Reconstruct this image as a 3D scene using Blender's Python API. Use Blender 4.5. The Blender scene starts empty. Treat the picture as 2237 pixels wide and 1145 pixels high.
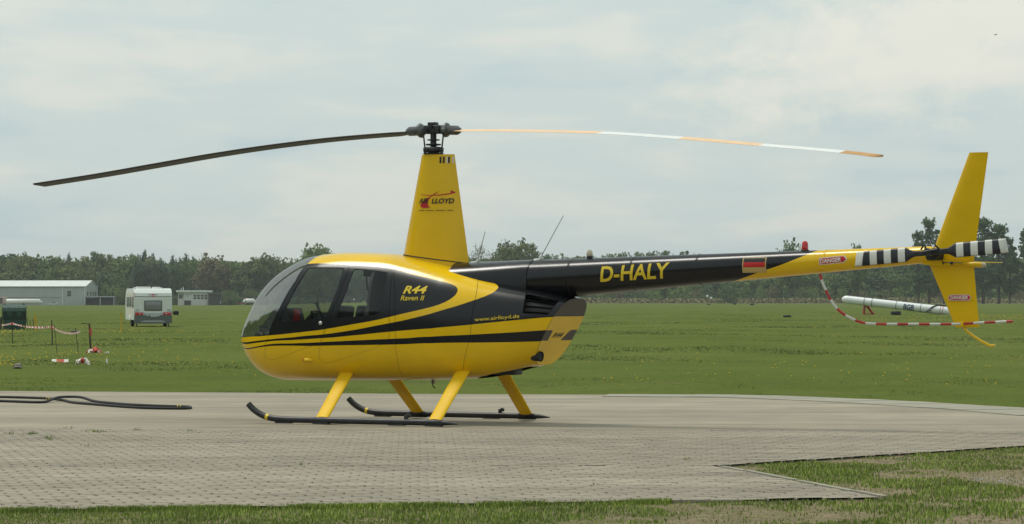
import bpy, bmesh, math, random
import numpy as np
from mathutils import Vector, Matrix
from mathutils.geometry import delaunay_2d_cdt

random.seed(7)
RNG = np.random.default_rng(11)
SC = bpy.context.scene
COL = SC.collection
R = math.radians
PI = math.pi

Q = [-2.4114, 0.8954, 0.0409, 0.1155, 0.3282, 0.5999, 0.8074, 0.9397, 0.9709, 0.9522, 0.8767, 0.7619, 0.6677, 0.562, 0.4619, 0.0239, 0.0795, 0.2635, 0.3984, 0.453, 0.4517, 0.4455, 0.4375, 0.4313, 0.414, 0.3919, 0.3264, 0.2575]
OUT = {
  'edge_B1': [[0.349, 0.5007], [0.6368, 0.5005], [0.813, 0.5026], [1.0271, 0.5063], [1.1669, 0.5109], [1.3285, 0.5241], [1.4366, 0.5374], [1.5413, 0.5625], [1.6131, 0.5866], [1.6762, 0.6176], [1.7087, 0.6506], [1.7247, 0.6866], [1.7278, 0.7182], [1.7211, 0.746], [1.7, 0.7635], [1.6448, 0.7716], [1.5659, 0.7734], [1.4738, 0.7894], [1.4, 0.7894], [1.2843, 0.8008], [1.1585, 0.8061], [1.0203, 0.8233]],
  'B2up': [[0.3527, 0.4472], [0.7727, 0.4898], [0.9999, 0.5], [1.167, 0.5028], [1.2906, 0.5083], [1.402, 0.5179], [1.5411, 0.5391], [1.6446, 0.5709], [1.7357, 0.6189], [1.7924, 0.6807], [1.8185, 0.7459], [1.8247, 0.8079], [1.8205, 0.8556], [1.8042, 0.8942], [1.7681, 0.945], [1.7071, 0.9819], [1.6567, 1.0]],
  'B2low': [[0.3421, 0.4234], [0.7724, 0.4802], [0.9999, 0.4925], [1.167, 0.499], [1.2906, 0.501], [1.4021, 0.5044], [1.5428, 0.5118], [1.6467, 0.5192], [1.7826, 0.5286], [1.8842, 0.549], [1.9703, 0.5849]],
  'B3up': [[0.329, 0.3684], [0.7714, 0.463], [0.9996, 0.4781], [1.1669, 0.4861], [1.2906, 0.4914], [1.4021, 0.4957], [1.5428, 0.4996], [1.6468, 0.5013], [1.7831, 0.5], [1.8934, 0.4987], [1.9746, 0.4982]],
  'B3low': [[0.3448, 0.3559], [0.7704, 0.4524], [1.1664, 0.469], [1.4018, 0.4743], [1.5427, 0.4783], [1.6467, 0.4831], [1.7831, 0.4708], [1.9016, 0.4494], [1.9757, 0.4319]],
  'post': [[1.0203, 0.8233], [1.0019, 0.7821], [0.98, 0.7068], [0.9286, 0.6379], [0.8648, 0.5651], [0.84, 0.5322], [0.8043, 0.5027]],
  'wstop': [[1.0203, 0.8233], [1.034, 0.8716], [1.0405, 0.9235]],
  'FW': [[1.0559, 0.7812], [1.1573, 0.7737], [1.2384, 0.7697], [1.247, 0.7553], [1.2386, 0.6524], [1.2159, 0.5905], [1.1903, 0.5468], [1.1785, 0.5393], [1.1411, 0.5368], [1.0263, 0.5352], [0.9094, 0.5368], [0.9001, 0.5404], [0.9182, 0.5596], [0.9581, 0.6079], [1.0101, 0.6933], [1.0298, 0.7384], [1.0408, 0.775]],
  'RW': [[1.308, 0.764], [1.3774, 0.7603], [1.4434, 0.7554], [1.4524, 0.7449], [1.4581, 0.6632], [1.4523, 0.5911], [1.4439, 0.5644], [1.4291, 0.5531], [1.3867, 0.5484], [1.2475, 0.5405], [1.242, 0.5442], [1.2818, 0.6322], [1.2933, 0.7028], [1.2987, 0.7571]],
  'FD': [[1.0038, 0.789], [0.9805, 0.7054], [0.9291, 0.6356], [0.865, 0.5633], [0.8166, 0.5259], [0.7955, 0.5009], [0.7695, 0.4444], [0.7571, 0.3983], [0.7729, 0.3668], [0.8147, 0.358], [0.8575, 0.3662], [0.9925, 0.4226], [1.0773, 0.457], [1.1567, 0.4794], [1.1769, 0.5049], [1.2006, 0.5336], [1.2464, 0.6123], [1.2702, 0.7262], [1.2683, 0.7862], [1.1636, 0.793], [1.0337, 0.8081]],
  'RD': [[1.2744, 0.7846], [1.2758, 0.7264], [1.2511, 0.6123], [1.2055, 0.5311], [1.1818, 0.5035], [1.1642, 0.4772], [1.1521, 0.4354], [1.1474, 0.3888], [1.1599, 0.3538], [1.1808, 0.3454], [1.2238, 0.358], [1.3316, 0.4138], [1.4173, 0.4537], [1.4675, 0.4829], [1.4868, 0.5012], [1.4905, 0.5188], [1.4857, 0.5519], [1.4837, 0.6444], [1.4744, 0.7476], [1.4681, 0.7762], [1.4011, 0.7812], [1.3289, 0.7841]],
  'L1': [[1.4749, 0.7879], [1.5024, 0.6473], [1.5117, 0.5385], [1.5129, 0.4722], [1.5144, 0.3586], [1.5012, 0.1732]],
  'L2': [[1.7638, 0.8973], [1.785, 0.7319], [1.7848, 0.5474], [1.7743, 0.4562], [1.7259, 0.1363]],
  'L3': [[0.7955, 0.5009], [0.7514, 0.3942], [0.7408, 0.2899], [0.7429, 0.1494]],
  'vent': [[1.8828, 0.8211], [1.8942, 0.6992], [1.9028, 0.6058], [1.931, 0.5971], [1.9604, 0.5984], [1.9623, 0.647], [1.9618, 0.7357], [1.9598, 0.811], [1.924, 0.8115]],
  'R44': [[1.534, 0.6479], [1.6295, 0.6682], [1.5284, 0.689], [1.6227, 0.7155]],
  'raven': [[1.5284, 0.6144], [1.6218, 0.6288], [1.526, 0.6376], [1.619, 0.655]],
  'www': [[1.7942, 0.5361], [1.9006, 0.5602]],
  'lamp': [[1.0814, 0.3692]],
  'handle': [[1.1616, 0.5262]],
}
HAZE = 0.00011

# ------------------------------------------------------------------ camera
cam = bpy.data.cameras.new('camera')
cam.sensor_width = 36.0
cam.sensor_fit = 'HORIZONTAL'
cam.lens = 112.65
cam.shift_y = 0.0359
cam.clip_start = 0.5
cam.clip_end = 12000.0
cam_ob = bpy.data.objects.new('camera', cam)
COL.objects.link(cam_ob)
cam_ob.location = (0, 0, 1.353)
cam_ob.rotation_euler = (R(90), 0, 0)
SC.camera = cam_ob

# ------------------------------------------------------------------ light: bright overcast
SUN_DIR = Vector((-0.36, 0.20, 0.90)).normalized()
world = bpy.data.worlds.new('World')
SC.world = world
world.use_nodes = True


def build_world():
    nt = world.node_tree
    N, Lk = nt.nodes, nt.links
    N.clear()
    out = N.new('ShaderNodeOutputWorld')
    bg = N.new('ShaderNodeBackground')
    bg.inputs['Strength'].default_value = 0.10
    sky = N.new('ShaderNodeTexSky')
    sky.sky_type = 'NISHITA'
    sky.sun_disc = False
    sky.sun_elevation = math.asin(SUN_DIR.z)
    sky.sun_rotation = math.atan2(SUN_DIR.x, SUN_DIR.y)
    sky.altitude = 40
    sky.dust_density = 2.0
    tc = N.new('ShaderNodeTexCoord')

    def noise(scale, sx, sz, off, detail=4.0, rough=0.5, dist=0.0):
        mp = N.new('ShaderNodeMapping')
        mp.inputs['Scale'].default_value = (sx, sx, sz)
        mp.inputs['Location'].default_value = off
        Lk.new(tc.outputs['Generated'], mp.inputs['Vector'])
        n = N.new('ShaderNodeTexNoise')
        n.inputs['Scale'].default_value = scale
        n.inputs['Detail'].default_value = detail
        n.inputs['Roughness'].default_value = rough
        n.inputs['Distortion'].default_value = dist
        Lk.new(mp.outputs['Vector'], n.inputs['Vector'])
        return n.outputs['Fac']

    def ramp(fac, stops):
        r = N.new('ShaderNodeValToRGB')
        els = r.color_ramp.elements
        while len(els) < len(stops):
            els.new(0.5)
        for e, (p, c) in zip(els, stops):
            e.position = p
            e.color = (*c, 1)
        r.color_ramp.interpolation = 'EASE'
        Lk.new(fac, r.inputs['Fac'])
        return r.outputs['Color']

    def math_(op, a, b=None):
        m = N.new('ShaderNodeMath')
        m.operation = op
        for i, v in enumerate((a, b)):
            if v is None:
                continue
            if isinstance(v, (int, float)):
                m.inputs[i].default_value = v
            else:
                Lk.new(v, m.inputs[i])
        return m.outputs[0]

    def mix(f, a, b):
        m = N.new('ShaderNodeMix')
        m.data_type = 'RGBA'
        if isinstance(f, (int, float)):
            m.inputs[0].default_value = f
        else:
            Lk.new(f, m.inputs[0])
        for i, v in ((6, a), (7, b)):
            if isinstance(v, tuple):
                m.inputs[i].default_value = (*v, 1)
            else:
                Lk.new(v, m.inputs[i])
        return m.outputs[2]

    big = noise(9.0, 1.0, 6.0, (3.1, 0.7, 0.35), 3.0, 0.5, 0.3)
    fine = noise(20.0, 1.0, 3.2, (1.3, 2.2, 0.9), 6.0, 0.55, 0.5)
    f = math_('ADD', math_('MULTIPLY', big, 0.66), math_('MULTIPLY', fine, 0.34))
    cloud = ramp(f, [(0.37, CL_DARK), (0.49, CL_MID), (0.62, CL_LIGHT)])
    # the heaped bright cloud bank low in the sky ahead to the right
    sp = N.new('ShaderNodeSeparateXYZ')
    Lk.new(tc.outputs['Generated'], sp.inputs[0])
    dx = math_('DIVIDE', math_('SUBTRACT', sp.outputs['X'], 0.135), 0.085)
    dz = math_('DIVIDE', math_('SUBTRACT', sp.outputs['Z'], 0.082), 0.026)
    tilt = math_('SUBTRACT', dz, math_('MULTIPLY', dx, 0.55))
    d2 = math_('SQRT', math_('ADD', math_('MULTIPLY', dx, dx), math_('MULTIPLY', tilt, tilt)))
    edge = noise(60.0, 1.0, 1.6, (0.2, 5.1, 2.0), 6.0, 0.6, 0.2)
    heap = math_('SUBTRACT', math_('ADD', 1.05, math_('MULTIPLY', math_('SUBTRACT', edge, 0.5), 1.9)), d2)
    heap = math_('MULTIPLY', math_('MINIMUM', math_('MAXIMUM', math_('MULTIPLY', heap, 1.5), 0.0), 1.0),
                 math_('GREATER_THAN', sp.outputs['Y'], 0.0))
    cloud = mix(math_('MULTIPLY', heap, 0.85), cloud, CL_HEAP)
    # an overcast sky is a little lighter higher up
    hi = math_('ADD', 1.0, math_('MULTIPLY', math_('MINIMUM', math_('MAXIMUM', sp.outputs['Z'], 0.0), 0.12), 0.8))
    sc = N.new('ShaderNodeVectorMath')
    sc.operation = 'SCALE'
    Lk.new(cloud, sc.inputs[0])
    Lk.new(hi, sc.inputs['Scale'])
    cloud = sc.outputs[0]
    col = mix(0.93, sky.outputs['Color'], cloud)
    Lk.new(col, bg.inputs['Color'])
    Lk.new(bg.outputs[0], out.inputs['Surface'])


CL_DARK = (5.2, 6.25, 6.4)
CL_MID = (5.95, 6.8, 6.6)
CL_LIGHT = (7.05, 7.35, 6.8)
CL_HEAP = (8.1, 8.0, 7.05)
build_world()

sun = bpy.data.lights.new('sun', 'SUN')
sun.energy = 2.1
sun.angle = R(17)
sun.color = (1.0, 0.96, 0.88)
sun_ob = bpy.data.objects.new('sun', sun)
COL.objects.link(sun_ob)
sun_ob.rotation_euler = SUN_DIR.to_track_quat('Z', 'Y').to_euler()
sun_ob.location = (-20, 10, 40)

SC.view_settings.view_transform = 'Standard'
SC.view_settings.look = 'None'
SC.view_settings.exposure = 0.0
SC.view_settings.gamma = 1.0
SC.view_settings.use_curve_mapping = False
SC.cycles.use_denoising = True
SC.cycles.max_bounces = 8
SC.cycles.transparent_max_bounces = 24
SC.cycles.volume_bounces = 0

# ------------------------------------------------------------------ materials


def mat(name, color, rough=0.5, metal=0.0, var=0.0, vscale=8.0, bump=0.0, bscale=40.0, coat=0.0, spec=0.5, island=0.0,
        color2=None, stretch=(1, 1, 1), up=0.0, stain=0.0):
    m = bpy.data.materials.new(name)
    m.use_nodes = True
    nt = m.node_tree
    b = nt.nodes['Principled BSDF']
    b.inputs['Roughness'].default_value = rough
    b.inputs['Metallic'].default_value = metal
    b.inputs['Specular IOR Level'].default_value = spec
    if coat:
        b.inputs['Coat Weight'].default_value = coat
        b.inputs['Coat Roughness'].default_value = 0.06
    b.inputs['Base Color'].default_value = (*color, 1)
    N, Lk = nt.nodes, nt.links
    tc = N.new('ShaderNodeTexCoord')
    if var or island or color2:
        if color2 is None:
            color2 = tuple(min(1, c * (1 - var)) for c in color)
            c1 = tuple(min(1, c * (1 + var)) for c in color)
        else:
            c1 = color
        mp = N.new('ShaderNodeMapping')
        mp.inputs['Scale'].default_value = stretch
        Lk.new(tc.outputs['Object'], mp.inputs[0])
        n = N.new('ShaderNodeTexNoise')
        n.inputs['Scale'].default_value = vscale
        n.inputs['Detail'].default_value = 5
        n.inputs['Roughness'].default_value = 0.6
        Lk.new(mp.outputs[0], n.inputs['Vector'])
        mr = N.new('ShaderNodeMapRange')
        mr.inputs['From Min'].default_value = 0.32
        mr.inputs['From Max'].default_value = 0.68
        Lk.new(n.outputs['Fac'], mr.inputs['Value'])
        fac = mr.outputs[0]
        if island:
            g = N.new('ShaderNodeNewGeometry')
            oi = N.new('ShaderNodeObjectInfo')
            ad = N.new('ShaderNodeMath')
            ad.operation = 'ADD'
            Lk.new(g.outputs['Random Per Island'], ad.inputs[0])
            Lk.new(oi.outputs['Random'], ad.inputs[1])
            fr = N.new('ShaderNodeMath')
            fr.operation = 'FRACT'
            Lk.new(ad.outputs[0], fr.inputs[0])
            mx = N.new('ShaderNodeMix')
            mx.inputs[0].default_value = island
            Lk.new(fac, mx.inputs[2])
            Lk.new(fr.outputs[0], mx.inputs[3])
            fac = mx.outputs[0]
        mc = N.new('ShaderNodeMix')
        mc.data_type = 'RGBA'
        Lk.new(fac, mc.inputs[0])
        mc.inputs[6].default_value = (*color2, 1)
        mc.inputs[7].default_value = (*c1, 1)
        res = mc.outputs[2]
        if stain:
            gp_ = N.new('ShaderNodeNewGeometry')
            prev = res
            for sc_, st_, amt in ((.32, (.55, 1.5, 1), stain), (1.7, (.8, 1.3, 1), stain * .7), (.9, (.12, 2.6, 1), stain * .6)):
                m3 = N.new('ShaderNodeMapping')
                m3.inputs['Scale'].default_value = st_
                m3.inputs['Rotation'].default_value = (0, 0, .2)
                Lk.new(gp_.outputs['Position'], m3.inputs[0])
                n3 = N.new('ShaderNodeTexNoise')
                n3.inputs['Scale'].default_value = sc_
                n3.inputs['Detail'].default_value = 6
                n3.inputs['Roughness'].default_value = .62
                Lk.new(m3.outputs[0], n3.inputs['Vector'])
                r3 = N.new('ShaderNodeMapRange')
                r3.inputs['From Min'].default_value = .35
                r3.inputs['From Max'].default_value = .62
                r3.inputs['To Min'].default_value = 1 - amt
                r3.inputs['To Max'].default_value = 1 + amt * .25
                Lk.new(n3.outputs['Fac'], r3.inputs['Value'])
                v3 = N.new('ShaderNodeVectorMath')
                v3.operation = 'SCALE'
                Lk.new(prev, v3.inputs[0])
                Lk.new(r3.outputs[0], v3.inputs['Scale'])
                prev = v3.outputs[0]
            res = prev
        Lk.new(res, b.inputs['Base Color'])
    if up:
        # thin leaves scatter light: shade them partly like the surface they cover
        g2 = N.new('ShaderNodeNewGeometry')
        vm = N.new('ShaderNodeVectorMath')
        vm.operation = 'SCALE'
        vm.inputs['Scale'].default_value = 1 - up
        Lk.new(g2.outputs['Normal'], vm.inputs[0])
        va = N.new('ShaderNodeVectorMath')
        va.inputs[1].default_value = (0, 0, up)
        Lk.new(vm.outputs[0], va.inputs[0])
        vn = N.new('ShaderNodeVectorMath')
        vn.operation = 'NORMALIZE'
        Lk.new(va.outputs[0], vn.inputs[0])
        Lk.new(vn.outputs[0], b.inputs['Normal'])
    if bump:
        nb = N.new('ShaderNodeTexNoise')
        nb.inputs['Scale'].default_value = bscale
        nb.inputs['Detail'].default_value = 4
        Lk.new(tc.outputs['Object'], nb.inputs['Vector'])
        bp = N.new('ShaderNodeBump')
        bp.inputs['Strength'].default_value = bump
        bp.inputs['Distance'].default_value = 0.02
        Lk.new(nb.outputs['Fac'], bp.inputs['Height'])
        Lk.new(bp.outputs[0], b.inputs['Normal'])
    return m


def glass_mat(name, tint, ior, refl_rough=0.02, dust=0.0):
    m = bpy.data.materials.new(name)
    m.use_nodes = True
    nt = m.node_tree
    N, Lk = nt.nodes, nt.links
    N.remove(N['Principled BSDF'])
    out = N['Material Output']
    tr = N.new('ShaderNodeBsdfTransparent')
    tr.inputs['Color'].default_value = (*tint, 1)
    gl = N.new('ShaderNodeBsdfGlossy')
    gl.inputs['Roughness'].default_value = refl_rough
    fr = N.new('ShaderNodeFresnel')
    ge = N.new('ShaderNodeNewGeometry')      # the same reflectance from the inside as from the outside of the pane
    io = N.new('ShaderNodeMix')
    io.inputs[2].default_value = ior
    io.inputs[3].default_value = 1.0 / ior
    Lk.new(ge.outputs['Backfacing'], io.inputs[0])
    Lk.new(io.outputs[0], fr.inputs['IOR'])
    mx = N.new('ShaderNodeMixShader')
    Lk.new(fr.outputs[0], mx.inputs[0])
    Lk.new(tr.outputs[0], mx.inputs[1])
    Lk.new(gl.outputs[0], mx.inputs[2])
    res = mx.outputs[0]
    if dust:
        df = N.new('ShaderNodeBsdfDiffuse')
        df.inputs['Color'].default_value = (.75, .76, .74, 1)
        m2 = N.new('ShaderNodeMixShader')
        m2.inputs[0].default_value = dust
        Lk.new(res, m2.inputs[1])
        Lk.new(df.outputs[0], m2.inputs[2])
        res = m2.outputs[0]
    Lk.new(res, out.inputs['Surface'])
    return m


M = {}
M['yellow'] = mat('yellow_paint', (0.81, 0.505, 0.003), 0.20, var=0.07, vscale=1.6, coat=0.08, spec=.4, bump=0.012, bscale=3.0)
M['yellow_leg'] = mat('yellow_leg_paint', (0.80, 0.485, 0.003), 0.55, var=0.06, vscale=3, spec=.3)
M['black'] = mat('black_paint', (0.005, 0.0055, 0.007), 0.24, var=0.2, vscale=2.0, spec=0.45, bump=0.010, bscale=3.0)
M['liner'] = mat('cabin_lining', (0.03, 0.03, 0.032), 0.8)
M['seat'] = mat('seat_leather', (0.035, 0.035, 0.038), 0.6, var=0.2)
M['dark_metal'] = mat('dark_metal', (0.045, 0.048, 0.052), 0.45, 0.6, var=0.3, vscale=20)
M['grey_metal'] = mat('grey_metal', (0.22, 0.23, 0.24), 0.4, 0.7, var=0.25, vscale=18)
M['print'] = mat('small_print', (0.22, 0.14, 0.01), 0.5)
M['grip'] = mat('grip_metal', (0.12, 0.125, 0.13), 0.45, 0.5, var=0.3, vscale=20)
M['bright_metal'] = mat('bright_metal', (0.6, 0.6, 0.58), 0.3, 0.9)
M['skid'] = mat('skid_black', (0.018, 0.019, 0.022), 0.45, var=0.3, vscale=6)
M['white'] = mat('white_paint', (0.72, 0.72, 0.68), 0.45, var=0.05)
M['stripe_white'] = mat('stripe_white', (0.62, 0.63, 0.58), 0.4, var=0.05)
M['stripe_black'] = mat('stripe_black', (0.012, 0.012, 0.016), 0.35)
M['blade_black'] = mat('blade_black', (0.03, 0.03, 0.032), 0.5, var=0.3, vscale=5)
M['blade_orange'] = mat('blade_orange', (0.80, 0.54, 0.31), 0.5, var=0.08)
M['blade_tip'] = mat('blade_tip', (0.52, 0.27, 0.07), 0.5, var=0.1)
M['blade_white'] = mat('blade_white', (0.74, 0.76, 0.74), 0.5, var=0.05)
M['red'] = mat('red_paint', (0.42, 0.018, 0.018), 0.4, var=0.15)
M['red_lens'] = mat('red_lens', (0.55, 0.01, 0.01), 0.15, coat=0.5)
M['clear_lens'] = mat('clear_lens', (0.55, 0.50, 0.36), 0.15, coat=0.5)
M['tan'] = mat('gold_tan', (0.50, 0.36, 0.13), 0.5)
M['letter_yellow'] = mat('letter_yellow', (0.74, 0.53, 0.02), 0.4)
M['letter_black'] = mat('letter_black', (0.02, 0.018, 0.012), 0.5)
M['letter_red'] = mat('letter_red', (0.5, 0.012, 0.012), 0.45)
M['letter_blue'] = mat('letter_blue', (0.02, 0.045, 0.13), 0.5)
M['rubber'] = mat('rubber', (0.014, 0.014, 0.016), 0.7, var=0.3, vscale=12)
M['glass'] = glass_mat('window_glass', (0.90, 0.93, 0.91), 1.52)
M['windshield'] = glass_mat('windshield_glass', (0.70, 0.73, 0.72), 3.5, 0.03, .02)

# ------------------------------------------------------------------ helpers


def tag(o, label=None, cat=None, group=None, kind=None):
    if label:
        o['label'] = label
    if cat:
        o['category'] = cat
    if group:
        o['group'] = group
    if kind:
        o['kind'] = kind
    return o


def empty(name, loc, rz=0.0, label=None, cat=None, group=None):
    o = bpy.data.objects.new(name, None)
    o.empty_display_size = 0.3
    COL.objects.link(o)
    o.location = loc
    o.rotation_euler = (0, 0, rz)
    return tag(o, label, cat, group)


def link(name, me, parent=None, mats=()):
    o = bpy.data.objects.new(name, me)
    COL.objects.link(o)
    if parent is not None:
        o.parent = parent
    for m in mats:
        me.materials.append(m)
    return o


def mesh_np(name, verts, faces, smooth=False):
    me = bpy.data.meshes.new(name)
    if isinstance(faces, np.ndarray):
        n, k = faces.shape
        me.vertices.add(len(verts))
        me.vertices.foreach_set('co', np.ascontiguousarray(verts, dtype=np.float32).ravel())
        me.loops.add(n * k)
        me.loops.foreach_set('vertex_index', np.ascontiguousarray(faces, dtype=np.int32).ravel())
        me.polygons.add(n)
        me.polygons.foreach_set('loop_start', np.arange(0, n * k, k, dtype=np.int32))
        me.update(calc_edges=True)
    else:
        me.from_pydata([tuple(map(float, v)) for v in verts], [], faces)
        me.update()
    if smooth:
        me.polygons.foreach_set('use_smooth', np.ones(len(me.polygons), dtype=bool))
    return me


class MB:
    """collects simple shapes and links them as one mesh object"""

    def __init__(self):
        self.v, self.f, self.mi, self.sm = [], [], [], []

    def add(self, verts, faces, mi=0, smooth=False):
        o = len(self.v)
        self.v += [tuple(map(float, p)) for p in verts]
        for f in faces:
            self.f.append([i + o for i in f])
            self.mi.append(mi)
            self.sm.append(smooth)
        return self

    def box(self, lo, hi, mi=0, bev=0.0, M4=None):
        bm = bmesh.new()
        bmesh.ops.create_cube(bm, size=1.0)
        s = [hi[i] - lo[i] for i in range(3)]
        c = [(hi[i] + lo[i]) / 2 for i in range(3)]
        for v in bm.verts:
            v.co = Vector([v.co[i] * s[i] + c[i] for i in range(3)])
        if bev:
            bmesh.ops.bevel(bm, geom=bm.edges[:], offset=bev, segments=2, affect='EDGES', profile=0.6)
        if M4 is not None:
            bmesh.ops.transform(bm, matrix=M4, verts=bm.verts[:])
        bm.verts.index_update()
        self.add([v.co for v in bm.verts], [[v.index for v in f.verts] for f in bm.faces], mi, bool(bev))
        bm.free()
        return self

    def tube(self, pts, rad, n=10, mi=0, cap=True, sy=1.0, up=None):
        pts = [Vector(p) for p in pts]
        rads = rad if isinstance(rad, (list, tuple)) else [rad] * len(pts)
        V, Fc = [], []
        prev = None
        for i, p in enumerate(pts):
            d = (pts[min(i + 1, len(pts) - 1)] - pts[max(i - 1, 0)]).normalized()
            if prev is None:
                a = Vector(up) if up else (Vector((0, 0, 1)) if abs(d.z) < 0.9 else Vector((1, 0, 0)))
                x = d.cross(a).normalized()
            else:
                x = (prev - d * prev.dot(d)).normalized()
            prev = x
            y = d.cross(x)
            for k in range(n):
                t = 2 * PI * k / n
                V.append(p + x * math.cos(t) * rads[i] + y * math.sin(t) * rads[i] * sy)
        for i in range(len(pts) - 1):
            for k in range(n):
                Fc.append([i * n + k, i * n + (k + 1) % n, (i + 1) * n + (k + 1) % n, (i + 1) * n + k])
        self.add(V, Fc, mi, True)
        if cap:
            self.add(V[:n], [list(range(n))[::-1]], mi)
            self.add(V[-n:], [list(range(n))], mi)
        return self

    def cyl(self, p0, p1, r0, r1=None, n=16, mi=0):
        return self.tube([p0, p1], [r0, r0 if r1 is None else r1], n, mi)

    def lathe(self, prof, n=20, mi=0, M4=None):
        V, Fc = [], []
        for r, z in prof:
            for k in range(n):
                t = 2 * PI * k / n
                V.append(Vector((r * math.cos(t), r * math.sin(t), z)))
        for i in range(len(prof) - 1):
            for k in range(n):
                Fc.append([i * n + k, i * n + (k + 1) % n, (i + 1) * n + (k + 1) % n, (i + 1) * n + k])
        if M4 is not None:
            V = [M4 @ v for v in V]
        self.add(V, Fc, mi, True)
        return self

    def prism(self, outline, axis, a, b, mi=0, smooth=False):
        """extrude a closed 2D outline along axis ('x','y','z') from a to b"""
        n = len(outline)

        def P(u, v, w):
            return {'x': (w, u, v), 'y': (u, w, v), 'z': (u, v, w)}[axis]
        V = [P(u, v, a) for u, v in outline] + [P(u, v, b) for u, v in outline]
        self.add(V, [[i, (i + 1) % n, n + (i + 1) % n, n + i] for i in range(n)], mi, smooth)
        self.add(V[:n], [list(range(n))[::-1]], mi)
        self.add(V[n:], [list(range(n))], mi)
        return self

    def build(self, name, mats, parent=None):
        me = bpy.data.meshes.new(name)
        me.from_pydata(self.v, [], self.f)
        if not isinstance(mats, (list, tuple)):
            mats = [mats]
        for m in mats:
            me.materials.append(m)
        me.polygons.foreach_set('material_index', self.mi)
        me.polygons.foreach_set('use_smooth', self.sm)
        me.update()
        bm = bmesh.new()
        bm.from_mesh(me)
        bmesh.ops.recalc_face_normals(bm, faces=bm.faces[:])
        bm.to_mesh(me)
        bm.free()
        o = bpy.data.objects.new(name, me)
        COL.objects.link(o)
        if parent is not None:
            o.parent = parent
        return o


def pchip(xk, yk, x):
    xk = np.asarray(xk, float)
    yk = np.asarray(yk, float)
    h = np.diff(xk)
    d = np.diff(yk) / h
    n = len(xk)
    m = np.zeros(n)
    for i in range(1, n - 1):
        if d[i - 1] * d[i] > 0:
            w1 = 2 * h[i] + h[i - 1]
            w2 = h[i] + 2 * h[i - 1]
            m[i] = (w1 + w2) / (w1 / d[i - 1] + w2 / d[i])
    m[0] = d[0]
    m[-1] = d[-1]
    x = np.asarray(x, float)
    i = np.clip(np.searchsorted(xk, x) - 1, 0, n - 2)
    t = (x - xk[i]) / h[i]
    return ((2 * t**3 - 3 * t**2 + 1) * yk[i] + (t**3 - 2 * t**2 + t) * h[i] * m[i]
            + (-2 * t**3 + 3 * t**2) * yk[i + 1] + (t**3 - t**2) * h[i] * m[i + 1])


def in_poly(px, py, poly):
    poly = np.asarray(poly, float)
    inside = np.zeros(len(px), bool)
    j = len(poly) - 1
    for i in range(len(poly)):
        xi, yi = poly[i]
        xj, yj = poly[j]
        c = ((yi > py) != (yj > py))
        with np.errstate(divide='ignore', invalid='ignore'):
            c &= px < (xj - xi) * (py - yi) / (yj - yi + 1e-12) + xi
        inside ^= c
        j = i
    return inside


def densify(poly, step, closed=True):
    out = []
    n = len(poly)
    for i in range(n if closed else n - 1):
        a = np.array(poly[i], float)
        b = np.array(poly[(i + 1) % n], float)
        k = max(1, int(np.ceil(np.linalg.norm(b - a) / step)))
        for s in range(k):
            out.append(tuple(a + (b - a) * s / k))
    if not closed:
        out.append(tuple(poly[-1]))
    return out


def smooth_line(pts, step=0.03, closed=False):
    """Catmull-Rom through the points"""
    P = [np.array(p, float) for p in pts]
    n = len(P)
    out = []
    for i in range(n if closed else n - 1):
        p0 = P[(i - 1) % n] if closed or i > 0 else P[i] * 2 - P[i + 1]
        p1, p2 = P[i], P[(i + 1) % n]
        p3 = P[(i + 2) % n] if closed or i + 2 < n else p2 * 2 - p1
        k = max(2, int(np.linalg.norm(p2 - p1) / step))
        for s in range(k):
            t = s / k
            out.append(tuple(0.5 * ((2 * p1) + (-p0 + p2) * t + (2 * p0 - 5 * p1 + 4 * p2 - p3) * t * t
                                    + (-p0 + 3 * p1 - 3 * p2 + p3) * t**3)))
    if not closed:
        out.append(tuple(P[-1]))
    return out


def offset_poly(poly, d):
    P = np.array(poly, float)
    area = 0.5 * np.sum(P[:, 0] * np.roll(P[:, 1], -1) - np.roll(P[:, 0], -1) * P[:, 1])
    s = 1 if area > 0 else -1
    a = P - np.roll(P, 1, axis=0)
    b = np.roll(P, -1, axis=0) - P
    na = np.stack([a[:, 1], -a[:, 0]], 1)
    nb = np.stack([b[:, 1], -b[:, 0]], 1)
    na /= np.linalg.norm(na, axis=1)[:, None] + 1e-9
    nb /= np.linalg.norm(nb, axis=1)[:, None] + 1e-9
    n = na + nb
    n /= np.linalg.norm(n, axis=1)[:, None] + 1e-9
    return [tuple(p) for p in P + s * d * n]


def text_faces(body, shear=0.0, bold=0.0, res=3):
    """flat triangles of a text, scaled to fill the unit square"""
    cu = bpy.data.curves.new('tmp_text', 'FONT')
    cu.body = body
    cu.shear = shear
    cu.offset = bold
    cu.resolution_u = res
    o = bpy.data.objects.new('tmp_text', cu)
    COL.objects.link(o)
    dg = bpy.context.evaluated_depsgraph_get()
    dg.update()
    me = bpy.data.meshes.new_from_object(o.evaluated_get(dg))
    bpy.data.objects.remove(o)
    bpy.data.curves.remove(cu)
    bm = bmesh.new()
    bm.from_mesh(me)
    bpy.data.meshes.remove(me)
    bmesh.ops.triangulate(bm, faces=bm.faces[:])
    xs = [v.co.x for v in bm.verts]
    ys = [v.co.y for v in bm.verts]
    x0, x1, y0, y1 = min(xs), max(xs), min(ys), max(ys)
    for v in bm.verts:
        v.co.x = (v.co.x - x0) / (x1 - x0)
        v.co.y = (v.co.y - y0) / (y1 - y0)
    return bm


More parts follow.
